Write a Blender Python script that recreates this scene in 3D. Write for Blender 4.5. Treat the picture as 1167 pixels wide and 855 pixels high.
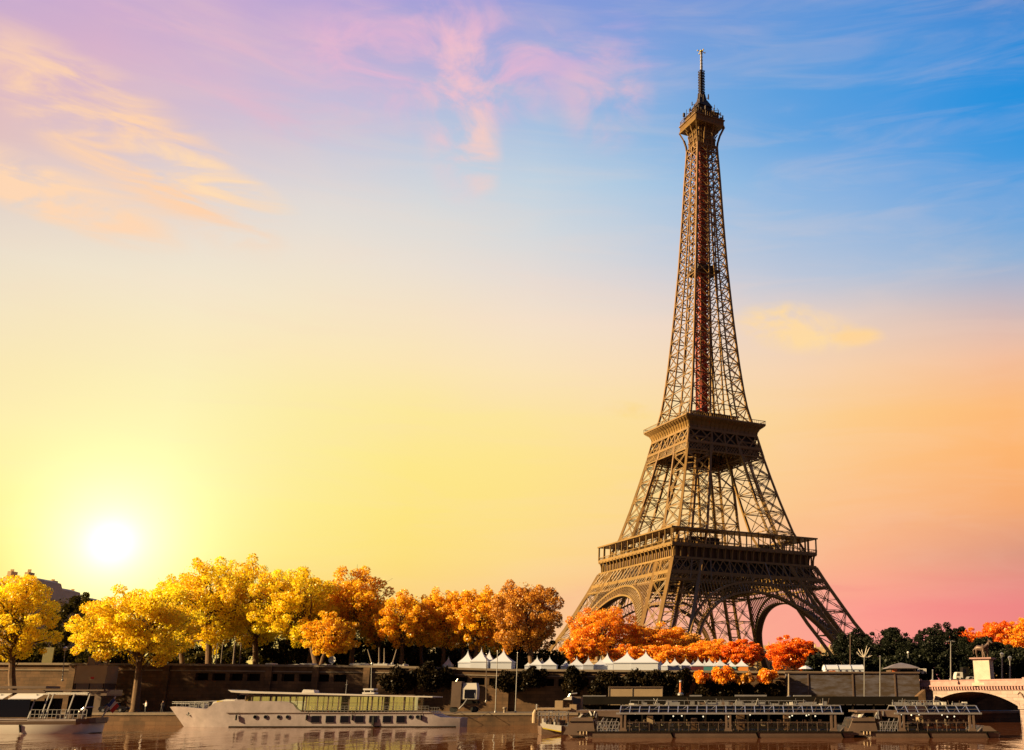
import bpy, math, random
import numpy as np
from math import radians as R, sin, cos, pi
from mathutils import Vector

for _o in list(bpy.data.objects): bpy.data.objects.remove(_o)
scene = bpy.context.scene
col = scene.collection
rnd = random.Random(7)

# ------------------------------------------------------------------ camera
F_PX, CX, CY, PITCH, CAM_Z = 1181.35, 777.61, 427.5, R(17.28), 4.0
cam_d = bpy.data.cameras.new('camera')
cam = bpy.data.objects.new('camera', cam_d); col.objects.link(cam)
cam.location = (0, 0, CAM_Z); cam.rotation_euler = (pi/2 + PITCH, 0, 0)
cam_d.sensor_width = 36; cam_d.lens = 36*F_PX/1167
cam_d.shift_x = -(CX-583.5)/1167; cam_d.shift_y = 0
cam_d.clip_end = 20000; cam_d.clip_start = .5
scene.camera = cam

def ray(u, v):
    x = (u-CX)/F_PX; y = (CY-v)/F_PX
    return (x, cos(PITCH)-y*sin(PITCH), sin(PITCH)+y*cos(PITCH))
def at(u, v, Y):
    """the point on the sight line of a photo pixel at distance Y"""
    d = ray(u, v); s = Y/d[1]
    return Vector((d[0]*s, Y, CAM_Z+d[2]*s))

# ------------------------------------------------------------------ light
scene.view_settings.view_transform = 'Standard'
scene.view_settings.look = 'None'
scene.view_settings.exposure = 1.55
scene.view_settings.gamma = 1.0
SUN_DIR = Vector((-.90, -.28, .38)).normalized()          # towards the sun that lights the place
SUN_EL = math.asin(SUN_DIR.z); SUN_ROT = math.atan2(SUN_DIR.x, SUN_DIR.y)
sd = bpy.data.lights.new('sun', 'SUN'); sd.energy = 5.0; sd.angle = R(.6); sd.color = (1.0, .71, .33)
so = bpy.data.objects.new('sun', sd); col.objects.link(so)
so.rotation_euler = SUN_DIR.to_track_quat('Z', 'Y').to_euler()
so.location = (-200, 0, 200)

def srgb(c):
    return tuple(((x/255)/12.92 if x/255 <= .04045 else ((x/255+.055)/1.055)**2.4) for x in c)

def make_world():
    w = bpy.data.worlds.new('World'); scene.world = w; w.use_nodes = True
    nt = w.node_tree; N = nt.nodes; L = nt.links; N.clear()
    out = N.new('ShaderNodeOutputWorld')
    def math_(op, a, b=None, c=None, clamp=False):
        n = N.new('ShaderNodeMath'); n.operation = op; n.use_clamp = clamp
        for i, v in enumerate((a, b, c)):
            if v is None: continue
            if isinstance(v, (int, float)): n.inputs[i].default_value = v
            else: L.new(v, n.inputs[i])
        return n.outputs[0]
    def mix(fac, a, b):
        n = N.new('ShaderNodeMix'); n.data_type = 'RGBA'; n.clamp_factor = True
        for s, v in ((n.inputs[0], fac), (n.inputs[6], a), (n.inputs[7], b)):
            if isinstance(v, tuple): s.default_value = (*v[:3], 1)
            elif isinstance(v, (int, float)): s.default_value = v
            else: L.new(v, s)
        return n.outputs[2]
    def mrange(x, a, b, c=0., d=1., smooth=True):
        n = N.new('ShaderNodeMapRange'); n.clamp = True
        if smooth: n.interpolation_type = 'SMOOTHSTEP'
        L.new(x, n.inputs[0])
        for i, v in enumerate((a, b, c, d)): n.inputs[i+1].default_value = v
        return n.outputs[0]
    tc = N.new('ShaderNodeTexCoord')
    nv = N.new('ShaderNodeVectorMath'); nv.operation = 'NORMALIZE'; L.new(tc.outputs['Generated'], nv.inputs[0])
    D = nv.outputs[0]
    sp = N.new('ShaderNodeSeparateXYZ'); L.new(D, sp.inputs[0])
    dx, dy, dz = sp.outputs
    az = math_('ARCTAN2', dx, dy)                     # radians, 0 = straight ahead
    el = math_('ARCSINE', dz)
    vs = [0, 80, 160, 240, 320, 400, 480, 560, 640, 700]
    T = {
     0:   [(192,166,208),(218,178,196),(226,188,186),(226,210,200),(240,226,202),(250,228,180),(254,236,172),(255,238,150),(255,226,100),(255,205,80)],
     200: [(200,168,207),(216,178,204),(214,192,206),(226,214,210),(243,230,208),(252,234,190),(253,241,178),(254,244,168),(255,238,140),(255,210,90)],
     420: [(172,160,214),(190,174,212),(190,196,220),(224,220,216),(240,226,208),(253,230,182),(254,233,150),(255,233,126),(254,224,116),(252,205,115)],
     640: [(128,150,217),(150,168,220),(162,192,224),(194,213,226),(226,218,214),(251,226,197),(254,228,155),(255,226,128),(253,214,138),(250,195,145)],
     860: [(102,148,216),(96,158,220),(98,164,223),(146,187,226),(190,200,218),(244,214,190),(252,214,155),(253,206,140),(252,190,140),(250,165,142)],
     1000:[(78,144,216),(66,150,221),(72,154,223),(130,176,224),(175,192,216),(246,208,175),(254,200,128),(253,190,125),(248,172,132),(252,150,138)],
     1167:[(52,130,206),(18,138,218),(14,144,222),(80,158,222),(150,178,210),(240,186,155),(255,183,105),(252,172,100),(218,146,122),(238,124,124)],
    }
    us = sorted(T)
    def azel(u, v):
        d = Vector(ray(u, v)).normalized()
        return math.atan2(d.x, d.y), math.asin(d.z)
    # resample the sky's colours on a regular azimuth / elevation grid
    azs = [R(a) for a in (-38, -33, -27, -21, -15, -9, -3, 2, 6, 10, 14, 18, 23)]
    els = [R(e) for e in (2, 4.5, 7, 9.5, 12, 14.5, 17, 19.5, 22, 24.5, 27, 29.5, 32, 35, 38)]
    def lookup(a, e):
        d = (sin(a)*cos(e), cos(a)*cos(e), sin(e))
        dep = max(.05, d[1]*cos(PITCH)+d[2]*sin(PITCH)); up = -d[1]*sin(PITCH)+d[2]*cos(PITCH)
        u = CX+F_PX*d[0]/dep; v = CY-F_PX*up/dep
        u = min(max(u, us[0]), us[-1]); v = min(max(v, vs[0]), vs[-1])
        i = max(k for k in range(len(us)-1) if us[k] <= u); j = max(k for k in range(len(vs)-1) if vs[k] <= v)
        fu = (u-us[i])/(us[i+1]-us[i]); fv = (v-vs[j])/(vs[j+1]-vs[j]); fv = fv*fv*(3-2*fv)*.4+fv*.6
        q = [srgb(T[us[m]][n]) for m in (i, i+1) for n in (j, j+1)]
        return tuple((q[0][k]*(1-fv)+q[1][k]*fv)*(1-fu)+(q[2][k]*(1-fv)+q[3][k]*fv)*fu for k in range(3))
    eln = mrange(el, els[0], els[-1], 0, 1, False)
    cols = []
    for a in azs:
        rp = N.new('ShaderNodeValToRGB'); cr = rp.color_ramp; cr.interpolation = 'B_SPLINE' if False else 'EASE'
        cr.interpolation = 'LINEAR'
        while len(cr.elements) < len(els): cr.elements.new(.5)
        for i, e in enumerate(els):
            cr.elements[i].position = i/(len(els)-1)
        for i, e in enumerate(els):
            cr.elements[i].color = (*lookup(a, e), 1)
        L.new(eln, rp.inputs[0]); cols.append(rp.outputs[0])
    # slow drift of the colour bands so they do not run as ruled lines
    c = cols[0]
    for i in range(1, len(azs)):
        c = mix(mrange(az, azs[i-1], azs[i], 0, 1, False), c, cols[i])
    # ---- clouds: soft ellipses of stretched noise
    def ellipse(u, v, ru, rv, rot):
        a0, e0 = azel(u, v); pr = 1/F_PX
        da = math_('SUBTRACT', az, a0); de = math_('SUBTRACT', el, e0)
        cr_, sr_ = cos(R(rot)), sin(R(rot))
        p = math_('ADD', math_('MULTIPLY', da, cr_), math_('MULTIPLY', de, sr_))
        q = math_('SUBTRACT', math_('MULTIPLY', de, cr_), math_('MULTIPLY', da, sr_))
        p = math_('DIVIDE', p, ru*pr); q = math_('DIVIDE', q, rv*pr)
        r = math_('ADD', math_('MULTIPLY', p, p), math_('MULTIPLY', q, q))
        return mrange(r, 0.0, 1.0, 1.0, 0.0)
    cv = N.new('ShaderNodeCombineXYZ'); L.new(az, cv.inputs[0]); L.new(el, cv.inputs[1])
    def streaks(sx, sy, rot, scale, lo, hi, dist=.8, detail=6):
        mp = N.new('ShaderNodeMapping'); L.new(cv.outputs[0], mp.inputs[0])
        mp.inputs['Rotation'].default_value = (0, 0, R(rot)); mp.inputs['Scale'].default_value = (sx, sy, 1)
        mp.vector_type = 'TEXTURE' if False else 'POINT'
        nz = N.new('ShaderNodeTexNoise'); nz.inputs['Scale'].default_value = scale
        nz.inputs['Detail'].default_value = detail; nz.inputs['Distortion'].default_value = dist
        nz.inputs['Roughness'].default_value = .58
        L.new(mp.outputs[0], nz.inputs[0])
        return mrange(nz.outputs[0], lo, hi)
    s1 = streaks(1.0, 4.6, 24, 8, .36, .64, .9, 10)
    s2 = streaks(1.2, 2.2, -12, 9, .36, .70)
    s3 = streaks(1.0, 4.5, 4, 6, .42, .72)
    def addc(c, mask, noise, colr, k):
        return mix(math_('MULTIPLY', math_('MULTIPLY', mask, noise), k, clamp=True), c, srgb(colr))
    c = addc(c, ellipse(150, 165, 210, 62, -22), s1, (255, 210, 172), 1.25)
    c = addc(c, ellipse(240, 205, 110, 26, -12), s1, (255, 220, 180), 1.3)
    c = addc(c, ellipse(60, 222, 150, 34, -10), s1, (255, 214, 178), 1.4)
    c = addc(c, ellipse(200, 60, 330, 70, -6), s3, (232, 184, 200), .6)
    c = addc(c, ellipse(500, 70, 230, 85, 4), s2, (240, 184, 206), .85)
    c = addc(c, ellipse(525, 130, 60, 110, 8), s2, (248, 198, 200), .75)
    c = addc(c, ellipse(545, 170, 34, 60, 14), s2, (252, 208, 190), .8)
    c = addc(c, ellipse(690, 110, 75, 70, 24), s2, (240, 188, 202), .7)
    c = addc(c, ellipse(690, 60, 120, 50, 0), s3, (214, 176, 214), .6)
    c = addc(c, ellipse(910, 374, 95, 34, -6), s2, (255, 218, 160), 1.6)
    c = addc(c, ellipse(975, 382, 40, 16, -6), s2, (255, 212, 150), 1.4)
    c = addc(c, ellipse(720, 468, 46, 12, -8), s2, (253, 214, 110), .6)
    c = addc(c, ellipse(1020, 60, 200, 40, 0), s3, (130, 165, 220), .2)
    c = addc(c, ellipse(1050, 610, 260, 40, 0), s3, (232, 150, 118), .2)
    c = addc(c, ellipse(900, 690, 400, 40, 0), s3, (238, 118, 124), .35)
    c = addc(c, mrange(el, R(3), R(9)), streaks(1.0, 7.0, 3, 5, .40, .75), (250, 214, 190), .14)
    c = addc(c, mrange(el, R(22), R(30)), streaks(1.0, 4.0, 12, 5, .42, .75), (236, 190, 214), .04)
    # ---- the low sun and the glow round it
    sdir = Vector(ray(127, 619)).normalized()
    dp = N.new('ShaderNodeVectorMath'); dp.operation = 'DOT_PRODUCT'; L.new(D, dp.inputs[0]); dp.inputs[1].default_value = sdir
    ang = math_('ARCCOSINE', math_('MINIMUM', dp.outputs['Value'], 1.0))
    def gauss(sig): 
        t = math_('DIVIDE', ang, sig)
        return math_('POWER', math.e, math_('MULTIPLY', math_('MULTIPLY', t, t), -1.0))
    c = mix(math_('MULTIPLY', gauss(R(12)), .10), c, srgb((255, 246, 140)))
    c = mix(math_('MULTIPLY', gauss(R(5.0)), .62), c, srgb((255, 250, 170)))
    glow = math_('ADD', math_('ADD', math_('MULTIPLY', gauss(R(4.6)), .13), math_('MULTIPLY', gauss(R(2.5)), .32)), math_('MULTIPLY', gauss(R(1.0)), .5))
    # ---- the dusk sky behind the camera is dimmer and bluer
    back = mrange(math_('ABSOLUTE', az), R(42), R(105))
    dusk = mix(mrange(el, 0, R(60)), (.10, .075, .085), (.045, .045, .07))
    c = mix(back, c, dusk)
    c = mix(mrange(el, R(40), R(75)), c, (.08, .12, .25))
    # ---- physical sky under everything
    sky = N.new('ShaderNodeTexSky'); sky.sky_type = 'NISHITA'; sky.sun_disc = False
    sky.sun_elevation = SUN_EL; sky.sun_rotation = SUN_ROT
    b1 = N.new('ShaderNodeBackground'); L.new(c, b1.inputs[0]); b1.inputs[1].default_value = .336
    b2 = N.new('ShaderNodeBackground'); L.new(sky.outputs[0], b2.inputs[0]); b2.inputs[1].default_value = .002
    b3 = N.new('ShaderNodeBackground'); b3.inputs[0].default_value = (1, .9, .55, 1); L.new(math_('MULTIPLY', glow, .62), b3.inputs[1])
    a1 = N.new('ShaderNodeAddShader'); a2 = N.new('ShaderNodeAddShader')
    L.new(b1.outputs[0], a1.inputs[0]); L.new(b2.outputs[0], a1.inputs[1])
    L.new(a1.outputs[0], a2.inputs[0]); L.new(b3.outputs[0], a2.inputs[1])
    L.new(a2.outputs[0], out.inputs[0])
make_world()

# ------------------------------------------------------------------ materials
MATS = {}
def mat(name, c, rough=.6, metal=0., var=.18, scale=1.5, bump=0., spec=.4, brick=None, coat=0.):
    c = [x*.66 for x in c]
    m = bpy.data.materials.new(name); m.use_nodes = True; MATS[name] = m
    nt = m.node_tree; N = nt.nodes; L = nt.links; b = N['Principled BSDF']
    b.inputs['Roughness'].default_value = rough; b.inputs['Metallic'].default_value = metal
    b.inputs['Specular IOR Level'].default_value = spec
    if coat: b.inputs['Coat Weight'].default_value = coat
    tc = N.new('ShaderNodeTexCoord')
    nz = N.new('ShaderNodeTexNoise'); nz.inputs['Scale'].default_value = scale; nz.inputs['Detail'].default_value = 6
    nz.inputs['Roughness'].default_value = .65
    L.new(tc.outputs['Object'], nz.inputs[0])
    rp = N.new('ShaderNodeValToRGB')
    rp.color_ramp.elements[0].position = .3; rp.color_ramp.elements[1].position = .72
    rp.color_ramp.elements[0].color = (*[x*(1-var) for x in c], 1)
    rp.color_ramp.elements[1].color = (*[min(1, x*(1+var)) for x in c], 1)
    L.new(nz.outputs[0], rp.inputs[0]); src = rp.outputs[0]
    h = nz.outputs[0]
    if brick:
        mp = N.new('ShaderNodeMapping'); mp.inputs['Rotation'].default_value = (R(90), 0, 0)
        L.new(tc.outputs['Object'], mp.inputs[0])
        br = N.new('ShaderNodeTexBrick'); L.new(mp.outputs[0], br.inputs[0])
        br.inputs['Scale'].default_value = 1; br.inputs['Brick Width'].default_value = brick[0]; br.inputs['Row Height'].default_value = brick[1]
        br.inputs['Mortar Size'].default_value = .025; br.inputs['Color1'].default_value = (1, 1, 1, 1)
        br.inputs['Color2'].default_value = (.58, .58, .58, 1); br.inputs['Mortar'].default_value = (.36, .34, .33, 1)
        mx = N.new('ShaderNodeMix'); mx.data_type = 'RGBA'; mx.blend_type = 'MULTIPLY'; mx.inputs[0].default_value = .8
        L.new(src, mx.inputs[6]); L.new(br.outputs[0], mx.inputs[7]); src = mx.outputs[2]
    L.new(src, b.inputs['Base Color'])
    if bump:
        bp = N.new('ShaderNodeBump'); bp.inputs['Strength'].default_value = bump; bp.inputs['Distance'].default_value = .05
        L.new(h, bp.inputs['Height']); L.new(bp.outputs[0], b.inputs['Normal'])
    return m
def leafmat(name, ca, cb, trans=.45, gloss=.03):
    m = bpy.data.materials.new(name); m.use_nodes = True; MATS[name] = m
    ca = [x*.86 for x in ca]; cb = [x*.95 for x in cb]
    nt = m.node_tree; N = nt.nodes; L = nt.links; N.clear()
    out = N.new('ShaderNodeOutputMaterial')
    at_ = N.new('ShaderNodeAttribute'); at_.attribute_name = 'tint'
    rp = N.new('ShaderNodeMix'); rp.data_type = 'RGBA'
    rp.inputs[6].default_value = (*ca, 1); rp.inputs[7].default_value = (*cb, 1)
    L.new(at_.outputs['Fac'], rp.inputs[0])
    d = N.new('ShaderNodeBsdfDiffuse'); t = N.new('ShaderNodeBsdfTranslucent'); g = N.new('ShaderNodeBsdfGlossy')
    g.inputs['Roughness'].default_value = .42; g.inputs[0].default_value = (1, 1, 1, 1)
    L.new(rp.outputs[2], d.inputs[0]); L.new(rp.outputs[2], t.inputs[0])
    m1 = N.new('ShaderNodeMixShader'); m1.inputs[0].default_value = trans
    L.new(d.outputs[0], m1.inputs[1]); L.new(t.outputs[0], m1.inputs[2])
    m2 = N.new('ShaderNodeMixShader'); m2.inputs[0].default_value = gloss
    L.new(m1.outputs[0], m2.inputs[1]); L.new(g.outputs[0], m2.inputs[2]); L.new(m2.outputs[0], out.inputs[0])
    return m
def glassmat(name, c, rough=.05, alpha=.35):
    m = bpy.data.materials.new(name); m.use_nodes = True; MATS[name] = m
    nt = m.node_tree; N = nt.nodes; L = nt.links; N.clear()
    out = N.new('ShaderNodeOutputMaterial'); g = N.new('ShaderNodeBsdfGlossy'); g.inputs['Roughness'].default_value = rough
    g.inputs[0].default_value = (.9, .9, .9, 1)
    t = N.new('ShaderNodeBsdfTransparent'); t.inputs[0].default_value = (*c, 1)
    lw = N.new('ShaderNodeLayerWeight'); pw = N.new('ShaderNodeMath'); pw.operation = 'POWER'; pw.inputs[1].default_value = 5; pw.use_clamp = True; L.new(lw.outputs['Facing'], pw.inputs[0])
    ad = N.new('ShaderNodeMath'); ad.operation = 'ADD'; ad.inputs[1].default_value = alpha; ad.use_clamp = True
    L.new(pw.outputs[0], ad.inputs[0])
    mx = N.new('ShaderNodeMixShader'); L.new(ad.outputs[0], mx.inputs[0]); L.new(t.outputs[0], mx.inputs[1]); L.new(g.outputs[0], mx.inputs[2])
    L.new(mx.outputs[0], out.inputs[0])
    return m

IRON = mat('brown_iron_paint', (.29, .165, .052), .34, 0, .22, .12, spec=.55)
IRON_D = mat('dark_iron', (.042, .022, .016), .6, 0, .25, .2)  # near-black; on sheets behind the lattice it stands in for shade
IRON_M = mat('shaded_iron_paint', (.15, .078, .04), .6, 0, .25, .2)  # iron paint darkened, shade of recess and soffit put into its colour
LIFTRED = mat('lift_red', (.34, .055, .025), .6, 0, .3, .2)
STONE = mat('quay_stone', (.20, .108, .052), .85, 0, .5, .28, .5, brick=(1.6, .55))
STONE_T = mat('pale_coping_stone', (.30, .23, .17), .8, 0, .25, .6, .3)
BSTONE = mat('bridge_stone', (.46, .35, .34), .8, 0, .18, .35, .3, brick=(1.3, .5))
BPINK = mat('bridge_parapet_stone', (.44, .26, .26), .8, 0, .2, 1.2, .3)
MARBLE = mat('pedestal_stone', (.62, .55, .48), .8, 0, .15, .8, .2)
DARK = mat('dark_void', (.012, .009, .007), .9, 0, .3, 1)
QUAY = mat('quay_paving', (.14, .10, .075), .85, 0, .3, .5, .3, brick=(.9, .9))
ASPH = mat('asphalt', (.055, .05, .045), .9, 0, .25, .4, .3)
WHITE = mat('white_paint', (.74, .70, .68), .4, 0, .05, .6, coat=.2)
HULLW = mat('pale_hull_paint', (.42, .36, .385), .42, 0, .2, .7, coat=.25)
CREAM = mat('cream_panel', (.42, .30, .19), .6, 0, .12, .6)
TENTW = mat('tent_fabric', (.66, .70, .86), .8, 0, .05, .6)
TENTT = mat('teal_tent_wall', (.10, .36, .40), .8, 0, .1, .6)
TENTR = mat('red_tent_wall', (.20, .03, .05), .8, 0, .1, .6)
TENTO = mat('orange_tent_wall', (.75, .26, .05), .8, 0, .1, .6)
BLACKP = mat('dark_boat_paint', (.014, .011, .009), .8, 0, .25, .5, spec=.08)
BROWNP = mat('brown_boat_paint', (.17, .115, .09), .42, 0, .2, .5, coat=.2)
ALU = mat('aluminium', (.62, .60, .60), .35, .7, .08, 1)
STEEL = mat('grey_steel', (.35, .34, .34), .45, .6, .15, 1)
SEAT = mat('pale_seat_fabric', (.72, .66, .45), .7, 0, .15, 2)
SEAT_D = mat('dark_seat_fabric', (.10, .06, .04), .8, 0, .2, 2)
KROOF = mat('kiosk_roof_lead', (.20, .17, .18), .6, 0, .15, 1)
YELLOW = mat('yellow_paint', (.75, .58, .04), .5, 0, .1, 1)
REDP = mat('red_paint', (.6, .03, .02), .5, 0, .1, 1)
BLUEP = mat('blue_cloth', (.03, .06, .30), .8, 0, .1, 1)
ORANGE = mat('orange_paint', (.75, .20, .06), .5, 0, .1, 1)
TYRE = mat('rubber', (.02, .02, .02), .8, 0, .2, 2)
CARB = mat('dark_car_paint', (.03, .025, .03), .25, .2, .1, 1, coat=.8)
BARK = mat('bark', (.15, .085, .045), .9, 0, .4, 2.5, .6)
BARK_D = mat('dark_bark', (.05, .035, .025), .9, 0, .4, 2.5, .6)
FACADE = mat('limestone_facade', (.72, .50, .27), .85, 0, .12, .3)
ZINC = mat('zinc_roof', (.60, .42, .25), .6, .1, .15, .4)
BRONZE = mat('bronze', (.16, .10, .08), .5, .3, .3, 2)
SKIN = mat('skin', (.55, .33, .23), .6, 0, .08, 4)
CLOTH_P = mat('pale_clothing', (.65, .60, .58), .85, 0, .12, 4)
CLOTH_D = mat('dark_clothing', (.05, .045, .05), .85, 0, .2, 4)
def glowmat(name, c, st, base=(.7, .6, .4)):
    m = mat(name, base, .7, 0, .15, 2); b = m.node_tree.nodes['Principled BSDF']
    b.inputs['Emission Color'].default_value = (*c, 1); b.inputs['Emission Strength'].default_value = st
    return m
GLOW_CURTAIN = glowmat('glowing_curtain_fabric', (1.0, .80, .30), .12, (.75, .66, .36))  # cloth with emission added so the saloon panes look bright
LAMP = glowmat('lit_lamp_glass', (1.0, .85, .55), .45)
GLASS_D = glassmat('dark_window_glass', (.06, .055, .05), .06, .08)
GLASS_Y = glassmat('saloon_glass', (.9, .86, .66), .03, .03)
GLASS_R = glassmat('roof_glass', (.25, .20, .18), .3, -.07)
L_GOLD = leafmat('golden_leaves', (.92, .55, .006), (1.0, .90, .035), .5)
L_AMBER = leafmat('amber_leaves', (.85, .36, .008), (1.0, .70, .03), .48)
L_RUST = leafmat('rust_leaves', (.34, .12, .012), (.88, .45, .05), .42)
L_ORANGE = leafmat('orange_leaves', (.85, .20, .005), (1.0, .55, .03), .45)
L_RED = leafmat('red_orange_leaves', (.80, .11, .004), (1.0, .34, .015), .45)
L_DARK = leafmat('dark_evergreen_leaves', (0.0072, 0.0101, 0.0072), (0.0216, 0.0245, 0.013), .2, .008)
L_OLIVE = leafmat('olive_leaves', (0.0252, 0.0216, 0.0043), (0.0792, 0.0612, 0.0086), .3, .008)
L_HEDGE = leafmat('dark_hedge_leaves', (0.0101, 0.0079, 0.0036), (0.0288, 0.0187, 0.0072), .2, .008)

# ------------------------------------------------------------------ mesh helpers
LOC = {}
class MB:
    def __init__(s): s.v = []; s.f = []
    def quad(s, *p):
        n = len(s.v); s.v += [tuple(q) for q in p]; s.f.append(tuple(range(n, n+len(p))))
    def box(s, x0, x1, y0, y1, z0, z1):
        n = len(s.v)
        s.v += [(x0,y0,z0),(x1,y0,z0),(x1,y1,z0),(x0,y1,z0),(x0,y0,z1),(x1,y0,z1),(x1,y1,z1),(x0,y1,z1)]
        s.f += [tuple(n+i for i in q) for q in ((3,2,1,0),(4,5,6,7),(0,1,5,4),(1,2,6,5),(2,3,7,6),(3,0,4,7))]
        return s
    def frus(s, cx, cy, a0, b0, z0, a1, b1, z1):
        n = len(s.v)
        s.v += [(cx-a0,cy-b0,z0),(cx+a0,cy-b0,z0),(cx+a0,cy+b0,z0),(cx-a0,cy+b0,z0),(cx-a1,cy-b1,z1),(cx+a1,cy-b1,z1),(cx+a1,cy+b1,z1),(cx-a1,cy+b1,z1)]
        s.f += [tuple(n+i for i in q) for q in ((3,2,1,0),(4,5,6,7),(0,1,5,4),(1,2,6,5),(2,3,7,6),(3,0,4,7))]
        return s
    def beam(s, p, q, w, d=None):
        p = Vector(p); q = Vector(q); t = q-p
        if t.length < 1e-6: return s
        t.normalize(); up = Vector((0, 0, 1)) if abs(t.z) < .95 else Vector((0, 1, 0))
        a = t.cross(up).normalized()*(w/2); b = t.cross(a).normalized()*((d or w)/2)
        n = len(s.v)
        for c in (p, q): s.v += [tuple(c-a-b), tuple(c+a-b), tuple(c+a+b), tuple(c-a+b)]
        s.f += [tuple(n+i for i in k) for k in ((0,1,2,3),(7,6,5,4),(0,4,5,1),(1,5,6,2),(2,6,7,3),(3,7,4,0))]
        return s
    def tube(s, pts, rs, k=8, cap=True):
        pts = [Vector(p) for p in pts]
        if isinstance(rs, (int, float)): rs = [rs]*len(pts)
        n0 = len(s.v)
        for i, p in enumerate(pts):
            t = (pts[min(i+1, len(pts)-1)]-pts[max(i-1, 0)]).normalized()
            up = Vector((0, 0, 1)) if abs(t.z) < .9 else Vector((0, 1, 0))
            a = t.cross(up).normalized(); b = t.cross(a)
            for j in range(k):
                th = 2*pi*j/k; s.v.append(tuple(p+(a*cos(th)+b*sin(th))*rs[i]))
        for i in range(len(pts)-1):
            for j in range(k):
                s.f.append((n0+i*k+j, n0+i*k+(j+1)%k, n0+(i+1)*k+(j+1)%k, n0+(i+1)*k+j))
        if cap:
            s.f.append(tuple(n0+j for j in range(k))[::-1]); m = n0+(len(pts)-1)*k; s.f.append(tuple(m+j for j in range(k)))
        return s
    def lathe(s, cx, cy, prof, k=16):
        n0 = len(s.v)
        for r, z in prof:
            for j in range(k): s.v.append((cx+r*cos(2*pi*j/k), cy+r*sin(2*pi*j/k), z))
        for i in range(len(prof)-1):
            for j in range(k): s.f.append((n0+i*k+j, n0+i*k+(j+1)%k, n0+(i+1)*k+(j+1)%k, n0+(i+1)*k+j))
        s.f.append(tuple(n0+j for j in range(k))[::-1]); m = n0+(len(prof)-1)*k; s.f.append(tuple(m+j for j in range(k)))
        return s
    def ball(s, c, r, k=10, sz=1.):
        prof = [(max(.01*r, r*sin(pi*i/k)), c[2]-r*sz*cos(pi*i/k)) for i in range(k+1)]
        return s.lathe(c[0], c[1], prof, k+2)
    def prism(s, pts, y0, y1):
        """outline in x,z pushed from y0 to y1"""
        n = len(s.v); m = len(pts)
        s.v += [(x, y0, z) for x, z in pts]+[(x, y1, z) for x, z in pts]
        s.f.append(tuple(range(n, n+m))); s.f.append(tuple(range(n+2*m-1, n+m-1, -1)))
        for i in range(m): s.f.append((n+i, n+m+i, n+m+(i+1)%m, n+(i+1)%m))
        return s
    def loft(s, rings, cap=True):
        n0 = len(s.v); k = len(rings[0])
        for r in rings: s.v += [tuple(p) for p in r]
        for i in range(len(rings)-1):
            for j in range(k): s.f.append((n0+i*k+j, n0+i*k+(j+1)%k, n0+(i+1)*k+(j+1)%k, n0+(i+1)*k+j))
        if cap:
            s.f.append(tuple(range(n0, n0+k))[::-1]); m = n0+(len(rings)-1)*k; s.f.append(tuple(range(m, m+k)))
        return s
    def cut(s): s.marks = getattr(s, 'marks', [])+[(len(s.v), len(s.f))]; return s
    def build_each(s, name, m, parent=None, smooth=False, world=True):
        out = []; pv = pf = 0
        for nv, nf in s.marks:
            if nf == pf: continue
            q = MB(); q.v = s.v[pv:nv]; q.f = [tuple(i-pv for i in f) for f in s.f[pf:nf]]
            out.append(q.build(name, m, parent, smooth, world)); pv, pf = nv, nf
        return out
    def build(s, name, m, parent=None, smooth=False, world=True):
        me = bpy.data.meshes.new(name)
        off = LOC.get(parent.name, (0, 0, 0)) if (parent and world) else (0, 0, 0)
        v = np.array(s.v, float)-np.array(off)
        me.from_pydata(v.tolist(), [], s.f); me.update()
        o = bpy.data.objects.new(name, me); col.objects.link(o)
        me.materials.append(m)
        if smooth: me.set_sharp_from_angle(angle=R(38))
        if smooth: me.polygons.foreach_set('use_smooth', [True]*len(me.polygons))
        if parent:
            o.parent = parent; LOC[o.name] = off
        return o

def tag(o, label, cat, group=None, kind=None):
    if label: o['label'] = label
    if cat: o['category'] = cat
    if group: o['group'] = group
    if kind: o['kind'] = kind
    return o
def thing(name, loc, label, cat, group=None, rz=0):
    o = bpy.data.objects.new(name, None); col.objects.link(o)
    o.empty_display_size = .5
    o.location = loc; o.rotation_euler = (0, 0, rz); LOC[o.name] = tuple(loc)
    return tag(o, label, cat, group)
def struct(name, mb, m, smooth=False):
    o = mb.build(name, m, smooth=smooth); o['kind'] = 'structure'; return o
def copy_thing(src, loc, rz=None, sc=None, label=None):
    c = src.copy(); col.objects.link(c); c.location = loc; LOC[c.name] = tuple(loc)
    if rz is not None: c.rotation_euler = (0, 0, rz)
    if sc is not None: c.scale = sc
    if label: c['label'] = label
    for ch in src.children:
        d = ch.copy(); col.objects.link(d); d.parent = c
        for g in ch.children:
            e = g.copy(); col.objects.link(e); e.parent = d
    return c

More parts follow.
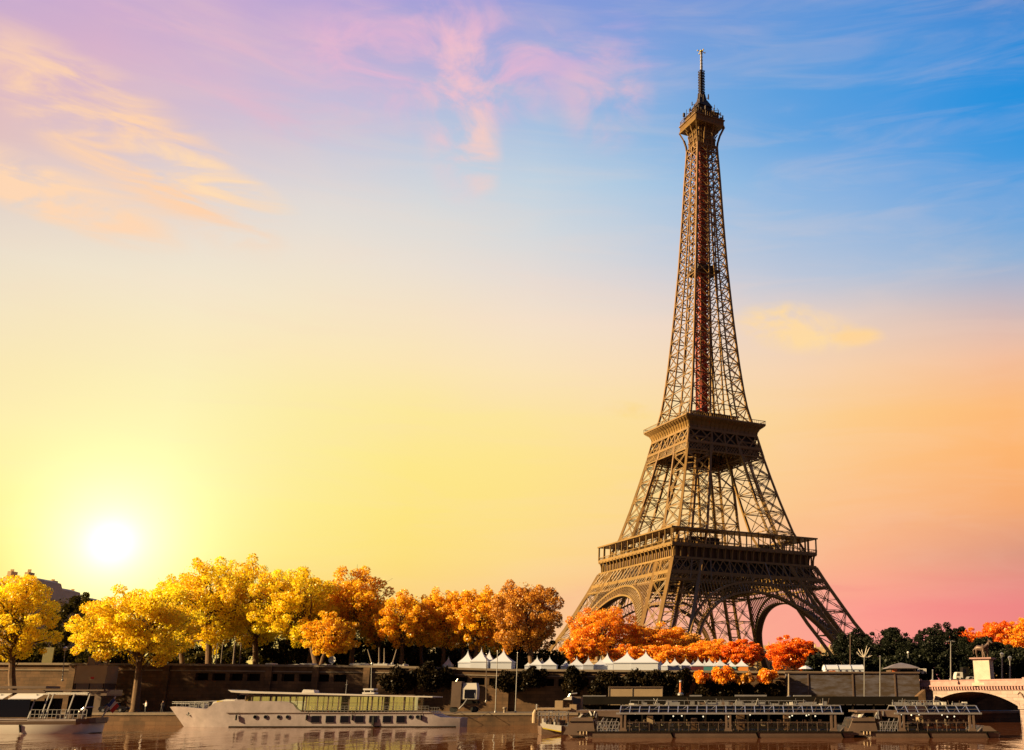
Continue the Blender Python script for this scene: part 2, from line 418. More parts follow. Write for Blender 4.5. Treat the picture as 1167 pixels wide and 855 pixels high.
# ================================================================== SETTING
WALL_Y, QUAY_Y, QUAY_Z = 184.0, 166.0, 1.75
def wall_top(x):                          # the embankment's top falls towards the bridge
    return float(np.interp(x, [-140, -90, -50, -30, 10, 50], [9.75, 9.6, 9.2, 8.65, 8.35, 8.05]))
GROUND_T = 6.7
def build_ground():
    mb = MB()
    xs = [-2500, -900, -400, -200, -140, -90, -50, -30, 0, 20, 34, 60, 100, 180, 300, 600, 1200, 3000]
    ys = [WALL_Y+.6, 195, 210, 240, 300, 380, 500, 900, 2000, 6000]
    n = len(ys)
    for x in xs:
        for y in ys:
            t = min(1, max(0, (y-200)/120))
            z = (wall_top(x)-.9)*(1-t)+GROUND_T*t
            yy = y
            if x > 34: yy = y + (x-34)*.75*(1-min(1, (y-WALL_Y)/400))
            mb.v.append((x, yy, z if x < 20 else min(z, 7.0)))
    for i in range(len(xs)-1):
        for j in range(n-1):
            mb.f.append((i*n+j, (i+1)*n+j, (i+1)*n+j+1, i*n+j+1))
    struct('ground', mb, ASPH)
build_ground()

def build_water():
    m = bpy.data.materials.new('river_water'); m.use_nodes = True
    nt = m.node_tree; N = nt.nodes; L = nt.links; b = N['Principled BSDF']
    b.inputs['Base Color'].default_value = (.13, .042, .014, 1); b.inputs['Roughness'].default_value = .04
    b.inputs['IOR'].default_value = 1.33; b.inputs['Specular IOR Level'].default_value = .8
    b.inputs['Specular Tint'].default_value = (1, .68, .48, 1)
    tc = N.new('ShaderNodeTexCoord')
    prev = None
    for sx, sy, sc, st in ((.16, .05, 1.0, .9), (.55, .20, 1.0, 1.0), (1.3, .5, 1.0, .9)):
        mp = N.new('ShaderNodeMapping'); mp.inputs['Scale'].default_value = (sx, sy, 1); L.new(tc.outputs['Object'], mp.inputs[0])
        nz = N.new('ShaderNodeTexNoise'); nz.inputs['Scale'].default_value = sc; nz.inputs['Detail'].default_value = 2
        L.new(mp.outputs[0], nz.inputs[0])
        bp = N.new('ShaderNodeBump'); bp.inputs['Strength'].default_value = st; bp.inputs['Distance'].default_value = .042/(sx/.5)
        L.new(nz.outputs[0], bp.inputs['Height'])
        if prev: L.new(prev.outputs[0], bp.inputs['Normal'])
        prev = bp
    L.new(prev.outputs[0], b.inputs['Normal'])
    mb = MB(); mb.quad((-1500, -120, 0), (1500, -120, 0), (1500, 900, 0), (-1500, 900, 0))
    struct('water', mb, m)
    bed = MB(); bed.quad((-1500, -120, -3), (1500, -120, -3), (1500, 900, -3), (-1500, 900, -3))
    struct('riverbed', bed, ASPH)
build_water()

# lower quay: paved top and stone face; bends away beyond the bridge
def build_quay():
    mb = MB()
    edge = [(-420, QUAY_Y), (33, QUAY_Y), (43, 178), (150, 258), (420, 460)]
    back = [(-420, WALL_Y+1), (30, WALL_Y+1), (36, WALL_Y+4), (136, 272), (400, 474)]
    for i in range(len(edge)-1):
        a, b, c, d = edge[i], edge[i+1], back[i+1], back[i]
        mb.quad((*a, QUAY_Z), (*b, QUAY_Z), (*c, QUAY_Z), (*d, QUAY_Z))
    struct('quay', mb, QUAY)
    fb = MB(); cb = MB()
    for i in range(len(edge)-1):
        a, b = edge[i], edge[i+1]
        fb.quad((*a, -1), (*b, -1), (*b, QUAY_Z-.3), (*a, QUAY_Z-.3))
        t = (Vector(b)-Vector(a)).normalized(); nrm = Vector((t.y, -t.x))*.12
        a2, b2 = Vector(a)+nrm, Vector(b)+nrm
        cb.quad((*a2, QUAY_Z-.32), (*b2, QUAY_Z-.32), (*b2, QUAY_Z+.03), (*a2, QUAY_Z+.03))
        cb.quad((*a2, QUAY_Z+.03), (*b2, QUAY_Z+.03), (b[0]-nrm.x*5, b[1]-nrm.y*5, QUAY_Z+.03), (a[0]-nrm.x*5, a[1]-nrm.y*5, QUAY_Z+.03))
        cb.quad((*a2, QUAY_Z-.32), (*b2, QUAY_Z-.32), (*b, QUAY_Z-.32), (*a, QUAY_Z-.32))
    f = struct('quay_edge', fb, STONE)
    struct('quay_kerb', cb, STONE_T)
build_quay()

# embankment wall with its row of gallery openings
def build_wall():
    root = thing('embankment_wall', (-40, WALL_Y, QUAY_Z), 'long brown stone embankment wall with a row of dark openings behind the boats', 'wall')
    wb = MB(); cb = MB(); vb = MB(); pil = MB()
    x = -190.0
    opens = [(-86, -55.5), (-52.5, -3)]
    while x < 33.9:
        x1 = min(x+2.95, 34)
        t0, t1 = wall_top(x), wall_top(x1)
        is_open = any(a <= x and x1 <= b for a, b in opens)
        y = WALL_Y
        def strip(za0, zb0, za1, zb1, xa, xb, yy=y):
            wb.quad((xa, yy, za0), (xb, yy, za1), (xb, yy, zb1), (xa, yy, zb0))
        if is_open:
            o0, o1 = 2.75, 1.55          # opening below the top
            strip(QUAY_Z-.2, t0-o0, QUAY_Z-.2, t1-o0, x, x1)
            strip(t0-o1, t0-.35, t1-o1, t1-.35, x, x1)
            xm = x+.75
            strip(t0-o0, t0-o1, t1-o0, t1-o1, x, xm)
            zb, zt = t0-o0, t0-o1
            wb.quad((xm, y, zb), (xm, y+1.2, zb), (xm, y+1.2, zt), (xm, y, zt))
            wb.quad((x1, y, zb), (x1, y, zt), (x1, y+1.2, zt), (x1, y+1.2, zb))
            wb.quad((xm, y, zb), (x1, y, zb), (x1, y+1.2, zb), (xm, y+1.2, zb))
            wb.quad((xm, y, zt), (xm, y+1.2, zt), (x1, y+1.2, zt), (x1, y, zt))
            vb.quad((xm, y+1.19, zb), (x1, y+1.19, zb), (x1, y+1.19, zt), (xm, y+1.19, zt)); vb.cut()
        else:
            strip(QUAY_Z-.2, t0-.35, QUAY_Z-.2, t1-.35, x, x1)
        # string course and coping
        n = len(cb.v)
        for (p, q, dy) in ((t0-.35, t0, .28), (t0-1.25, t0-1.05, .12)):
            d = t1-t0
            cb.quad((x, y-dy, p), (x1, y-dy, p+d), (x1, y-dy, q+d), (x, y-dy, q))
            cb.quad((x, y-dy, q), (x1, y-dy, q+d), (x1, y+.5, q+d), (x, y+.5, q))
            cb.quad((x, y-dy, p), (x, y+.02, p), (x1, y+.02, p+d), (x1, y-dy, p+d))
        x = x1
    for xp in (-122, -104, -88, -70.5, -62.5, -53.8, -46, -30, -12, 6):
        t = wall_top(xp); pil.box(xp-.55, xp+.55, WALL_Y-.4, WALL_Y+.3, QUAY_Z-.1, t-.38).cut()
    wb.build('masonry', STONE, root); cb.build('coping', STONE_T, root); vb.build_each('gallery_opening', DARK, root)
    pil.build_each('buttress', STONE, root)
build_wall()

# ================================================================== THE TOWER
TX, TY, TROT = 9.96, 469.87, R(28.94)
WH = [0, 10, 20.6, 27.6, 35.6, 43, 52.7, 57.6, 67, 81, 92.7, 104.7, 114, 122, 134, 147, 170, 198, 223, 247, 262, 280]
WW = [63, 56.4, 50.3, 46.4, 42.6, 39.1, 34.9, 32.6, 28.7, 24.8, 21.9, 19.1, 17.3, 15.2, 13.6, 12.3, 10.45, 8.6, 7.4, 6.4, 5.6, 5.2]
LH = [0, 22, 43, 57, 67, 105, 116, 122, 160, 200, 223, 250]
LW = [15.6, 14.2, 13.8, 13.6, 13.6, 11.6, 11.0, 9.6, 8.3, 7.2, 6.6, 6.3]
def W(h): return float(np.interp(h, WH, WW))
def I(h): return max(.25, W(h)-float(np.interp(h, LH, LW)))

def face(k, s, h, off=0., w=None):
    """point on face k: s along it, h up, off outwards"""
    y = -((W(h) if w is None else w)+off)
    a = k*pi/2
    return Vector((s*cos(a)-y*sin(a), s*sin(a)+y*cos(a), h))
def lattice_beam(mb, p, q, wd, th, nz, norm):
    """a built-up brace: two flats and zigzag lacing"""
    p = Vector(p); q = Vector(q); t = (q-p).normalized(); side = t.cross(Vector(norm)).normalized()*(wd/2)
    mb.beam(p-side, q-side, th); mb.beam(p+side, q+side, th)
    for i in range(nz):
        a = p.lerp(q, i/nz); b = p.lerp(q, (i+1)/nz)
        s_ = side if i % 2 == 0 else -side
        mb.beam(a-s_, b+s_, th*.62)
def leg_stage(mb, sx, sy, hs, chord, brace, th, nz=6, fine=True):
    def corners(h):
        w, i = W(h), I(h)
        return [Vector((sx*w, sy*w, h)), Vector((sx*i, sy*w, h)), Vector((sx*i, sy*i, h)), Vector((sx*w, sy*i, h))]
    norms = [(0, sy, 0), (-sx, 0, 0), (0, -sy, 0), (sx, 0, 0)]
    for h0, h1 in zip(hs[:-1], hs[1:]):
        hm = (h0+h1)/2
        c0, c1, cm = corners(h0), corners(h1), corners(hm)
        for j in range(4):
            mb.beam(c0[j], cm[j], chord); mb.beam(cm[j], c1[j], chord)
        for j in range(4):
            a0, b0, a1, b1 = c0[j], c0[(j+1) % 4], c1[j], c1[(j+1) % 4]
            n = norms[j]; am, bm = cm[j], cm[(j+1) % 4]; x = (am+bm)/2
            if j in (0, 3):                      # the two outward faces carry the built-up braces
                lattice_beam(mb, a0, b1, brace, th, nz, n); lattice_beam(mb, b0, a1, brace, th, nz, n)
                lattice_beam(mb, a1, b1, brace*.9, th, nz, n)
                if fine:
                    mb.beam(am, bm, th*.7)
                    mb.beam(a1.lerp(b1, .5), x, th*.7)
                pr = None
                for i in range(7):
                    t = i/6; p = a1.lerp(b1, t)+(am.lerp(bm, t)-a1.lerp(b1, t))*(.30*(1-sin(pi*t)))
                    if pr is not None: mb.beam(pr, p, th)
                    pr = p
            else:
                mb.beam(a0, b1, th*1.3); mb.beam(b0, a1, th*1.3); mb.beam(a1, b1, th*1.9)
        mb.beam(c1[0], c1[2], th*1.2)
def band_diamonds(mb, k, h0, h1, s0, s1, n, w, off=.12, frame=True, wfix=None, rows=1):
    """diagonal lattice between two rails on face k; s0, s1 are fractions of the half width"""
    def P(f, h): return face(k, f*(W(h) if wfix is None else wfix), h, off, wfix)
    for r in range(rows):
        ha, hb = h0+(h1-h0)*r/rows, h0+(h1-h0)*(r+1)/rows
        for i in range(n):
            a, b = s0+(s1-s0)*i/n, s0+(s1-s0)*(i+1)/n
            mb.beam(P(a, ha), P(b, hb), w); mb.beam(P(b, ha), P(a, hb), w)
    if frame:
        for h in (h0, h1): mb.beam(P(s0, h), P(s1, h), w*2.2)
def tower():
    T = thing('iron_lattice_tower', (TX, TY, GROUND_T), 'tall brown wrought iron lattice tower on four splayed legs above the autumn trees', 'tower', rz=TROT)
    def B(mb, name, m=IRON, parent=T): return mb.build(name, m, parent, world=False)
    signs = [(-1, -1), (1, -1), (1, 1), (-1, 1)]
    # --- four great legs up to the first platform
    for sx, sy in signs:
        mb = MB(); leg_stage(mb, sx, sy, [2, 12.5, 22.5, 32.5, 42.5, 51], 1.4, .8, .2, 3)
        # inclined lift track up the leg
        c0 = Vector((sx*(W(3)+I(3))/2, sy*(W(3)+I(3))/2, 3)); c1 = Vector((sx*(W(52)+I(52))/2, sy*(W(52)+I(52))/2, 52))
        for d in (-1.6, 1.6):
            mb.beam(c0+Vector((d, -d*sx*sy, 0)), c1+Vector((d, -d*sx*sy, 0)), .6)
        for i in range(14):
            p = c0.lerp(c1, i/13); mb.beam(p+Vector((1.6, -1.6*sx*sy, 0)), p-Vector((1.6, -1.6*sx*sy, 0)), .5)
        lo = B(mb, 'leg')
        fm = MB()
        for px in (W(0), I(0)):
            for py in (W(0), I(0)):
                fm.frus(sx*px*.985, sy*py*.985, 3.4, 3.4, -1, 2.6, 2.6, 3.4).cut()
        fm.build_each('footing', BSTONE, lo, world=False)
    # --- decorative arches, one to a face
    for k in range(4):
        mb = MB(); sb = MB()
        n = 62; r0, r1, hc = 36.6, 40.6, 2.2
        prev = None
        for i in range(n+1):
            th = R(9)+(pi-R(18))*i/n
            q = []
            for r in (r0, r0+1.0, r1-.9, r1):
                h = hc+r*sin(th); q.append(face(k, r*cos(th), h, .55))
            hb = hc+r0*sin(th); q.append(face(k, r0*cos(th), hb, -2.6))
            if prev:
                for a, b, w in ((0, 0, .7), (3, 3, .8), (4, 4, .5)): mb.beam(prev[a], q[b], w)
                sb.quad(prev[0], q[0], q[4], prev[4])          # soffit plate
            mb.beam(q[0], q[3], .26)
            if prev: mb.beam(prev[0], q[3], .14); mb.beam(prev[3], q[0], .14)
            prev = q; thp = th
        # spandrel struts up to the girder
        for i in range(0, 53):
            s = -39+1.5*i
            if abs(s) > 40.5: continue
            hb = hc+math.sqrt(max(0, 40.6**2-s*s)); ht = 42.6
            while ht > hb and I(ht) < abs(s): ht -= .25
            if hb > ht-.6: continue
            mb.beam(face(k, s, hb, .5), face(k, s*.99, ht, .5), .36)
            if ht-hb > 2.6:
                pr = None
                for j in range(5):
                    t = j/4; p = face(k, s-1.5*t if s > 0 else s+1.5*t, ht-1.1*(1-sin(pi*t)), .5)
                    if pr is not None: mb.beam(pr, p, .3)
                    pr = p
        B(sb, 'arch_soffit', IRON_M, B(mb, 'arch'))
    # --- first platform
    mb = MB(); ib = MB()
    for k in range(4):
        band_diamonds(mb, k, 45.9, 51.6, -1, 1, 21, .36)
        band_diamonds(mb, k, 42.6, 45.2, -1, 1, 34, .24)
        for i in range(9):
            f = -1+2*i/8; mb.beam(face(k, f*W(42.6), 42.6, .2), face(k, f*W(51.6), 51.6, .2), .6)
        ib.quad(face(k, -W(46.2)+2, 46.2, -1.6), face(k, W(46.2)-2, 46.2, -1.6), face(k, W(51.4)-2, 51.4, -1.6), face(k, -W(51.4)+2, 51.4, -1.6))  # dark sheet added behind the lattice so its gaps read as shade
        for i in range(20):
            a, b = -1+2*i/20, -1+2*(i+1)/20
            mb.beam(face(k, a*30, 43, 0, 30), face(k, b*30, 51, 0, 30), .4); mb.beam(face(k, b*30, 43, 0, 30), face(k, a*30, 51, 0, 30), .4)
        mb.beam(face(k, -W(43), 43, -9), face(k, W(43), 43, -9), .8); mb.beam(face(k, -W(51), 51, -9), face(k, W(51), 51, -9), .8)
    B(ib, 'gap_shade_sheet', IRON_D, B(mb, 'first_platform_girder'))
    mb = MB(); rb = MB(); hw0, hw1 = 34.6, 35.4
    for k in range(4):
        # frieze panel with console brackets
        hr_ = hw0-1.1; rb.quad(face(k, -hr_, 51.4, 0, hr_), face(k, hr_, 51.4, 0, hr_), face(k, hr_, 56.9, 0, hr_), face(k, -hr_, 56.9, 0, hr_))
        mb.beam(face(k, -hw0, 51.9, 0, hw0), face(k, hw0, 51.9, 0, hw0), .7); mb.beam(face(k, -hw0-1.2, 56.5, 1.1, hw0), face(k, hw0+1.2, 56.5, 1.1, hw0), .5)
        for i in range(21):
            f = -1+2*i/20; s = f*hw0
            pts = [face(k, s, 52.2, .1, hw0), face(k, s, 54.6, .3, hw0), face(k, s, 56.2, .9, hw0), face(k, s, 56.8, 1.5, hw0)]
            for a, b in zip(pts[:-1], pts[1:]): mb.beam(a, b, .55, .5)
            mb.beam(face(k, s, 52.0, -.9, hw0), face(k, s, 56.8, -.9, hw0), .4, .5)
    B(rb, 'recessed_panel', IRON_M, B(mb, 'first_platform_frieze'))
    mb = MB()
    g = 36.0; hole = 14.0
    for h0, h1 in ((56.7, 57.8),):
        for (x0, x1, y0, y1) in ((-g, g, -g, -hole), (-g, g, hole, g), (-g, -hole, -hole, hole), (hole, g, -hole, hole)):
            mb.box(x0, x1, y0, y1, h0, h1)
    fl = B(mb, 'first_platform_floor')
    mb = MB()
    for k in range(4):
        mb.beam(face(k, -g, 58.9, 0, g), face(k, g, 58.9, 0, g), .2)
        for i in range(73): 
            s = -g+2*g*i/72; mb.beam(face(k, s, 57.8, 0, g), face(k, s, 58.9, 0, g), .1)
        for i in range(13):
            s = -g+2*g*i/12
            mb.beam(face(k, s, 57.8, -.5, g), face(k, s, 63.6, -.5, g), .42)
            mb.beam(face(k, s, 57.8, -6, g), face(k, s, 63.6, -6, g), .34)
    B(mb, 'gallery_railing', IRON, fl)
    mb = MB(); gi = 28.4
    for (x0, x1, y0, y1) in ((-g-.4, g+.4, -g-.4, -gi), (-g-.4, g+.4, gi, g+.4), (-g-.4, -gi, -gi, gi), (gi, g+.4, -gi, gi)):
        mb.box(x0, x1, y0, y1, 63.5, 64.1)
    B(mb, 'gallery_roof')
    for k in range(4):
        mb = MB(); a = k*pi/2
        ln = 18 if k != 0 else 7
        ctr = 0 if k != 0 else -14
        for (s0, s1, h0, h1, d0, d1) in ((ctr-ln, ctr+ln, 57.8, 62.4, 17.5, 25),):
            q = [face(k, s, h, 0, d) for d in (d1, d0) for s in (s0, s1) for h in (h0, h1)]
            n = len(mb.v); mb.v += [tuple(p) for p in q]
            mb.f += [(n, n+2, n+3, n+1), (n+4, n+5, n+7, n+6), (n, n+1, n+5, n+4), (n+2, n+6, n+7, n+3), (n+1, n+3, n+7, n+5), (n, n+4, n+6, n+2)]
        B(mb, 'pavilion', IRON_D)
    # --- four upper legs to the second platform
    for sx, sy in signs:
        mb = MB(); leg_stage(mb, sx, sy, [57.8, 67, 76, 84.5, 92.5, 100.2, 108], 1.0, .6, .2, 3, False)
        c0 = Vector((sx*(W(58)+I(58))/2, sy*(W(58)+I(58))/2, 58)); c1 = Vector((sx*(W(110)+I(110))/2, sy*(W(110)+I(110))/2, 110))
        for d in (-1.4, 1.4): mb.beam(c0+Vector((d, -d*sx*sy, 0)), c1+Vector((d, -d*sx*sy, 0)), .7)
        for i in range(20):
            p = c0.lerp(c1, i/19); mb.beam(p+Vector((1.4, -1.4*sx*sy, 0)), p-Vector((1.4, -1.4*sx*sy, 0)), .4)
        B(mb, 'upper_leg')
    # --- second platform
    mb = MB(); ib = MB()
    for k in range(4):
        band_diamonds(mb, k, 105.4, 111.6, -1, 1, 6, .5)
        for h0, h1 in ((101.9, 104.8), (105.6, 111.5)): ib.quad(face(k, -W(h0)+1, h0, -.9), face(k, W(h0)-1, h0, -.9), face(k, W(h1)-1, h1, -.9), face(k, -W(h1)+1, h1, -.9))  # dark backing sheets put shade into the girder gaps
        band_diamonds(mb, k, 101.6, 105.0, -1, 1, 26, .22, .12, True, None, 2)
        for f in (-1, -.36, 0, .36, 1): mb.beam(face(k, f*W(101.6), 101.6, .2), face(k, f*W(111.8), 111.8, .2), .7)
        for i in range(10):
            a, b = -1+2*i/10, -1+2*(i+1)/10
            mb.beam(face(k, a*15, 103, 0, 13), face(k, b*15, 111, 0, 13), .3); mb.beam(face(k, b*15, 103, 0, 13), face(k, a*15, 111, 0, 13), .3)
        # flat lattice web under the deck between the legs
        for i in range(12):
            s = -18+3*i; mb.beam(face(k, s, 102, -1), face(k, s+3, 102, -8), .3); mb.beam(face(k, s+3, 102, -1), face(k, s, 102, -8), .3)
    B(ib, 'gap_shade_sheet', IRON_D, B(mb, 'second_platform_girder'))
    mb = MB(); a0, a1 = 17.7, 20.6
    prof = [(111.6, 0), (113.4, .25), (115, 1.1), (116.1, 2.5), (116.7, 3.0)]
    for k in range(4):
        for (ha, oa), (hb, ob) in zip(prof[:-1], prof[1:]):
            mb.quad(face(k, -(a0+oa), ha, oa, a0), face(k, a0+oa, ha, oa, a0), face(k, a0+ob, hb, ob, a0), face(k, -(a0+ob), hb, ob, a0))
        for i in range(17):
            f = -1+2*i/16
            for (ha, oa), (hb, ob) in zip(prof[:-1], prof[1:]):
                mb.beam(face(k, f*(a0+oa), ha, oa+.15, a0), face(k, f*(a0+ob), hb, ob+.15, a0), .36)
    B(mb, 'second_platform_frieze')
    mb = MB(); g2 = 20.9
    mb.box(-g2, g2, -g2, g2, 116.6, 117.3)
    f2 = B(mb, 'second_platform_floor')
    mb = MB()
    for k in range(4):
        mb.beam(face(k, -g2, 118.6, -.1, g2), face(k, g2, 118.6, -.1, g2), .22)
        for i in range(43):
            s = -g2+2*g2*i/42; mb.beam(face(k, s, 117.3, -.1, g2), face(k, s, 118.6, -.1, g2), .1)
    B(mb, 'gallery_railing', IRON, f2)
    mb = MB(); mb.box(-11, 11, -11, 11, 117.3, 121.2); mb.box(-12.2, 12.2, -12.2, 12.2, 121.2, 121.7)
    B(mb, 'second_pavilion', IRON_D)
    # --- tapering shaft
    mb = MB()
    h = 117.3; hs = [h]
    while h < 262:
        h += max(5.0, .78*float(np.interp(h, LH, LW))); hs.append(h)
    hs[-1] = 264
    for h0, h1 in zip(hs[:-1], hs[1:]):
        for k in range(4):
            for sg in (-1, 1):
                o0, o1, i0, i1 = sg*W(h0), sg*W(h1), sg*I(h0), sg*I(h1)
                if sg < 0: mb.beam(face(k, o0, h0), face(k, o1, h1), .95)
                if I(h0) > .3 or sg < 0: mb.beam(face(k, i0, h0), face(k, i1, h1), .6)
                mb.beam(face(k, o0, h0), face(k, i1, h1), .36); mb.beam(face(k, i0, h0), face(k, o1, h1), .36)
                mb.beam(face(k, o1, h1), face(k, i1, h1), .42)
                # inner faces of the corner post
                if I(h0) > 1.2:
                    ww = W(h1)-I(h1); w0 = W(h0)-I(h0)
                    pass
                    mb.beam(face(k, i0, h0, -w0), face(k, i1, h1, -ww), .4)
            hm = (h0+h1)/2
            mb.beam(face(k, -I(h1), h1), face(k, I(h1), h1), .3)
        w = W(h1)
        mb.beam((-w, -w, h1), (w, w, h1), .26); mb.beam((-w, w, h1), (w, -w, h1), .26)
    B(mb, 'shaft')
    mb = MB()
    c = 2.5
    for i in range(29):
        h0, h1 = 121.7+i*4.95, 121.7+(i+1)*4.95
        cc = min(c, W(h1)*.40)
        for k in range(4):
            mb.beam(face(k, -cc, h0, 0, cc), face(k, -cc, h1, 0, cc), .5)
            mb.beam(face(k, -cc, h0, 0, cc), face(k, cc, h1, 0, cc), .4); mb.beam(face(k, cc, h0, 0, cc), face(k, -cc, h1, 0, cc), .4)
            mb.beam(face(k, -cc, h1, 0, cc), face(k, cc, h1, 0, cc), .45)
    mb.box(-1.3, 1.3, -1.3, 1.3, 121.7, 265)
    B(mb, 'lift_shaft', LIFTRED)
    mb = MB(); w = W(196)
    mb.box(-w*.72, w*.72, -w*.72, w*.72, 195, 196); mb.box(-w*.5, w*.5, -w*.5, w*.5, 196, 198.6)
    for k in range(4):
        mb.beam(face(k, -w*.72, 197.3, 0, w*.72), face(k, w*.72, 197.3, 0, w*.72), .2)
        mb.beam(face(k, 0, 191.5, 0, w*.5), face(k, 0, 195, 0, w*.72), .4)
    B(mb, 'intermediate_platform', IRON_D)
    # --- summit
    mb = MB()
    wf = 5.5; pr = [(262, 0), (266, .35), (270, 1.2), (273, 2.3), (274.6, 2.9)]
    for k in range(4):
        for sg in (-1, 1):
            for (ha, oa), (hb, ob) in zip(pr[:-1], pr[1:]):
                mb.beam(face(k, sg*(wf+oa), ha, oa, wf), face(k, sg*(wf+ob), hb, ob, wf), .8)
                mb.beam(face(k, sg*2, ha, oa*.6, wf), face(k, sg*2.4, hb, ob, wf), .5)
        for i in range(8):
            s = -4.6+9.2*i/7; mb.beam(face(k, s, 263.5, -.3, 5.4), face(k, s, 274.4, -.3, 5.4), .26)
        for hh in (264, 267.6, 271.2): mb.beam(face(k, -5.3, hh, -.3, 5.4), face(k, 5.3, hh, -.3, 5.4), .4)
    mb.box(-4.6, 4.6, -4.6, 4.6, 264, 274.6)
    mb.frus(0, 0, 8.3, 8.3, 274.6, 8.6, 8.6, 275.3); mb.box(-8.2, 8.2, -8.2, 8.2, 275.3, 278.1)
    mb.box(-8.7, 8.7, -8.7, 8.7, 278.1, 278.6)
    sp = B(mb, 'summit_platform')
    mb = MB()
    for k in range(4):
        for i in range(18):
            s = -8+16*i/17; mb.beam(face(k, s, 275.4, .1, 8.2), face(k, s, 278, .1, 8.2), .14)
        for i in range(13):
            s = -7.8+15.6*i/12; mb.beam(face(k, s, 278.6, 0, 8.2), face(k, s, 281.2+.5*(i % 3), 0, 8.2), .16)
        for hh in (279.8, 281.2): mb.beam(face(k, -8.2, hh, 0, 8.2), face(k, 8.2, hh, 0, 8.2), .16)
    B(mb, 'summit_railing', IRON, sp)
    mb = MB()
    mb.frus(0, 0, 6.6, 6.6, 278.6, 6.2, 6.2, 282.6); mb.box(-6.8, 6.8, -6.8, 6.8, 282.6, 283.1)
    mb.frus(0, 0, 4.6, 4.6, 283.1, 3.6, 3.6, 287.2); mb.frus(0, 0, 4.2, 4.2, 287.2, 2.2, 2.2, 291.6); mb.frus(0, 0, 2.0, 2.0, 291.6, 1.3, 1.3, 296)
    B(mb, 'summit_cabin', IRON_D)
    mb = MB()
    q = random.Random(3)
    for i in range(46):
        a = q.uniform(0, 2*pi); hz = q.uniform(278.8, 293); rr = float(np.interp(hz, [278, 283, 287, 293], [8.6, 7.2, 5, 2.6]))
        x, y = max(-rr, min(rr, rr*1.3*cos(a))), max(-rr, min(rr, rr*1.3*sin(a)))
        mb.beam((x*.8, y*.8, hz), (x*1.05, y*1.05, hz+.2), .18)
        mb.beam((x*1.05, y*1.05, hz-.5), (x*1.05, y*1.05, hz+q.uniform(1, 2.6)), q.uniform(.18, .4)); mb.cut()
    for (x, y) in ((-9.3, 2), (9.4, -3), (-3, -9.4), (9.2, 9)):
        mb.beam((x, y, 277.5), (x, y, 283), .35); mb.beam((x*.85, y*.85, 280), (x, y, 280), .25)
        mb.box(x-.5, x+.5, y-.5, y+.5, 281, 283); mb.cut()
    mb.build_each('aerial', IRON_D, sp, world=False)
    mb = MB()
    for i in range(9):
        h0, h1 = 295+i*1.6, 295+(i+1)*1.6
        for k in range(4):
            mb.beam(face(k, -1, h0, 0, 1), face(k, -1, h1, 0, 1), .3)
            mb.beam(face(k, -1, h0, 0, 1), face(k, 1, h1, 0, 1), .2); mb.beam(face(k, 1, h0, 0, 1), face(k, -1, h1, 0, 1), .2)
            mb.beam(face(k, -1.3, h1, .3, 1), face(k, 1.3, h1, .3, 1), .25)
    mb.box(-.45, .45, -.45, .45, 295, 309.5)
    ms = B(mb, 'mast', IRON_D)
    mb = MB(); mb.frus(0, 0, .5, .5, 309.4, .38, .38, 321.4)
    for i in range(6): mb.box(-.6, .6, -.6, .6, 310+i*2, 310.25+i*2)
    B(mb, 'antenna', ALU, ms)
    mb = MB(); mb.box(-.7, .7, -.7, .7, 321.4, 322.1); mb.beam((-2.2, 0, 321.5), (2.2, 0, 321.5), .22); mb.beam((0, -2.2, 321.5), (0, 2.2, 321.5), .22)
    for x, y in ((-2.2, 0), (2.2, 0), (0, -2.2), (0, 2.2)): mb.box(x-.22, x+.22, y-.22, y+.22, 321.2, 321.8)
    B(mb, 'antenna_head', YELLOW, ms)
tower()

# ================================================================== TREES
def leaves_mesh(name, centers, size, m, parent, seed, tints, up=.0):
    rg = np.random.default_rng(seed); n = len(centers)
    a = rg.normal(size=(n, 3)); a[:, 2] += up; a /= np.linalg.norm(a, axis=1)[:, None]
    r = rg.normal(size=(n, 3)); b = np.cross(a, r); b /= np.linalg.norm(b, axis=1)[:, None]
    c = np.cross(a, b)
    s = (size*rg.uniform(.55, 1.35, n))[:, None]
    off = np.array(LOC.get(parent.name, (0, 0, 0))) if parent else 0
    ctr = centers-off
    asp = rg.uniform(.55, .9, n)[:, None]
    v = np.stack([ctr-b*s, ctr+c*s*asp, ctr+b*s, ctr-c*s*asp], 1).reshape(-1, 3)
    me = bpy.data.meshes.new(name)
    me.vertices.add(4*n); me.vertices.foreach_set('co', v.astype(np.float32).ravel())
    me.loops.add(4*n); me.loops.foreach_set('vertex_index', np.arange(4*n, dtype=np.int32))
    me.polygons.add(n); me.polygons.foreach_set('loop_start', np.arange(0, 4*n, 4, dtype=np.int32))
    at_ = me.attributes.new('tint', 'FLOAT', 'POINT')
    at_.data.foreach_set('value', np.repeat(np.clip(tints, 0, 1), 4).astype(np.float32))
    me.update(calc_edges=True); me.materials.append(m)
    o = bpy.data.objects.new(name, me); col.objects.link(o)
    if parent: o.parent = parent; LOC[o.name] = tuple(off)
    return o
def blob_points(rg, c, rad, n):
    d = rg.normal(size=(n, 3)); d /= np.linalg.norm(d, axis=1)[:, None]
    r = rg.uniform(.25, 1, n)**(1/2.2)
    return np.array(c)+d*r[:, None]*np.array(rad)
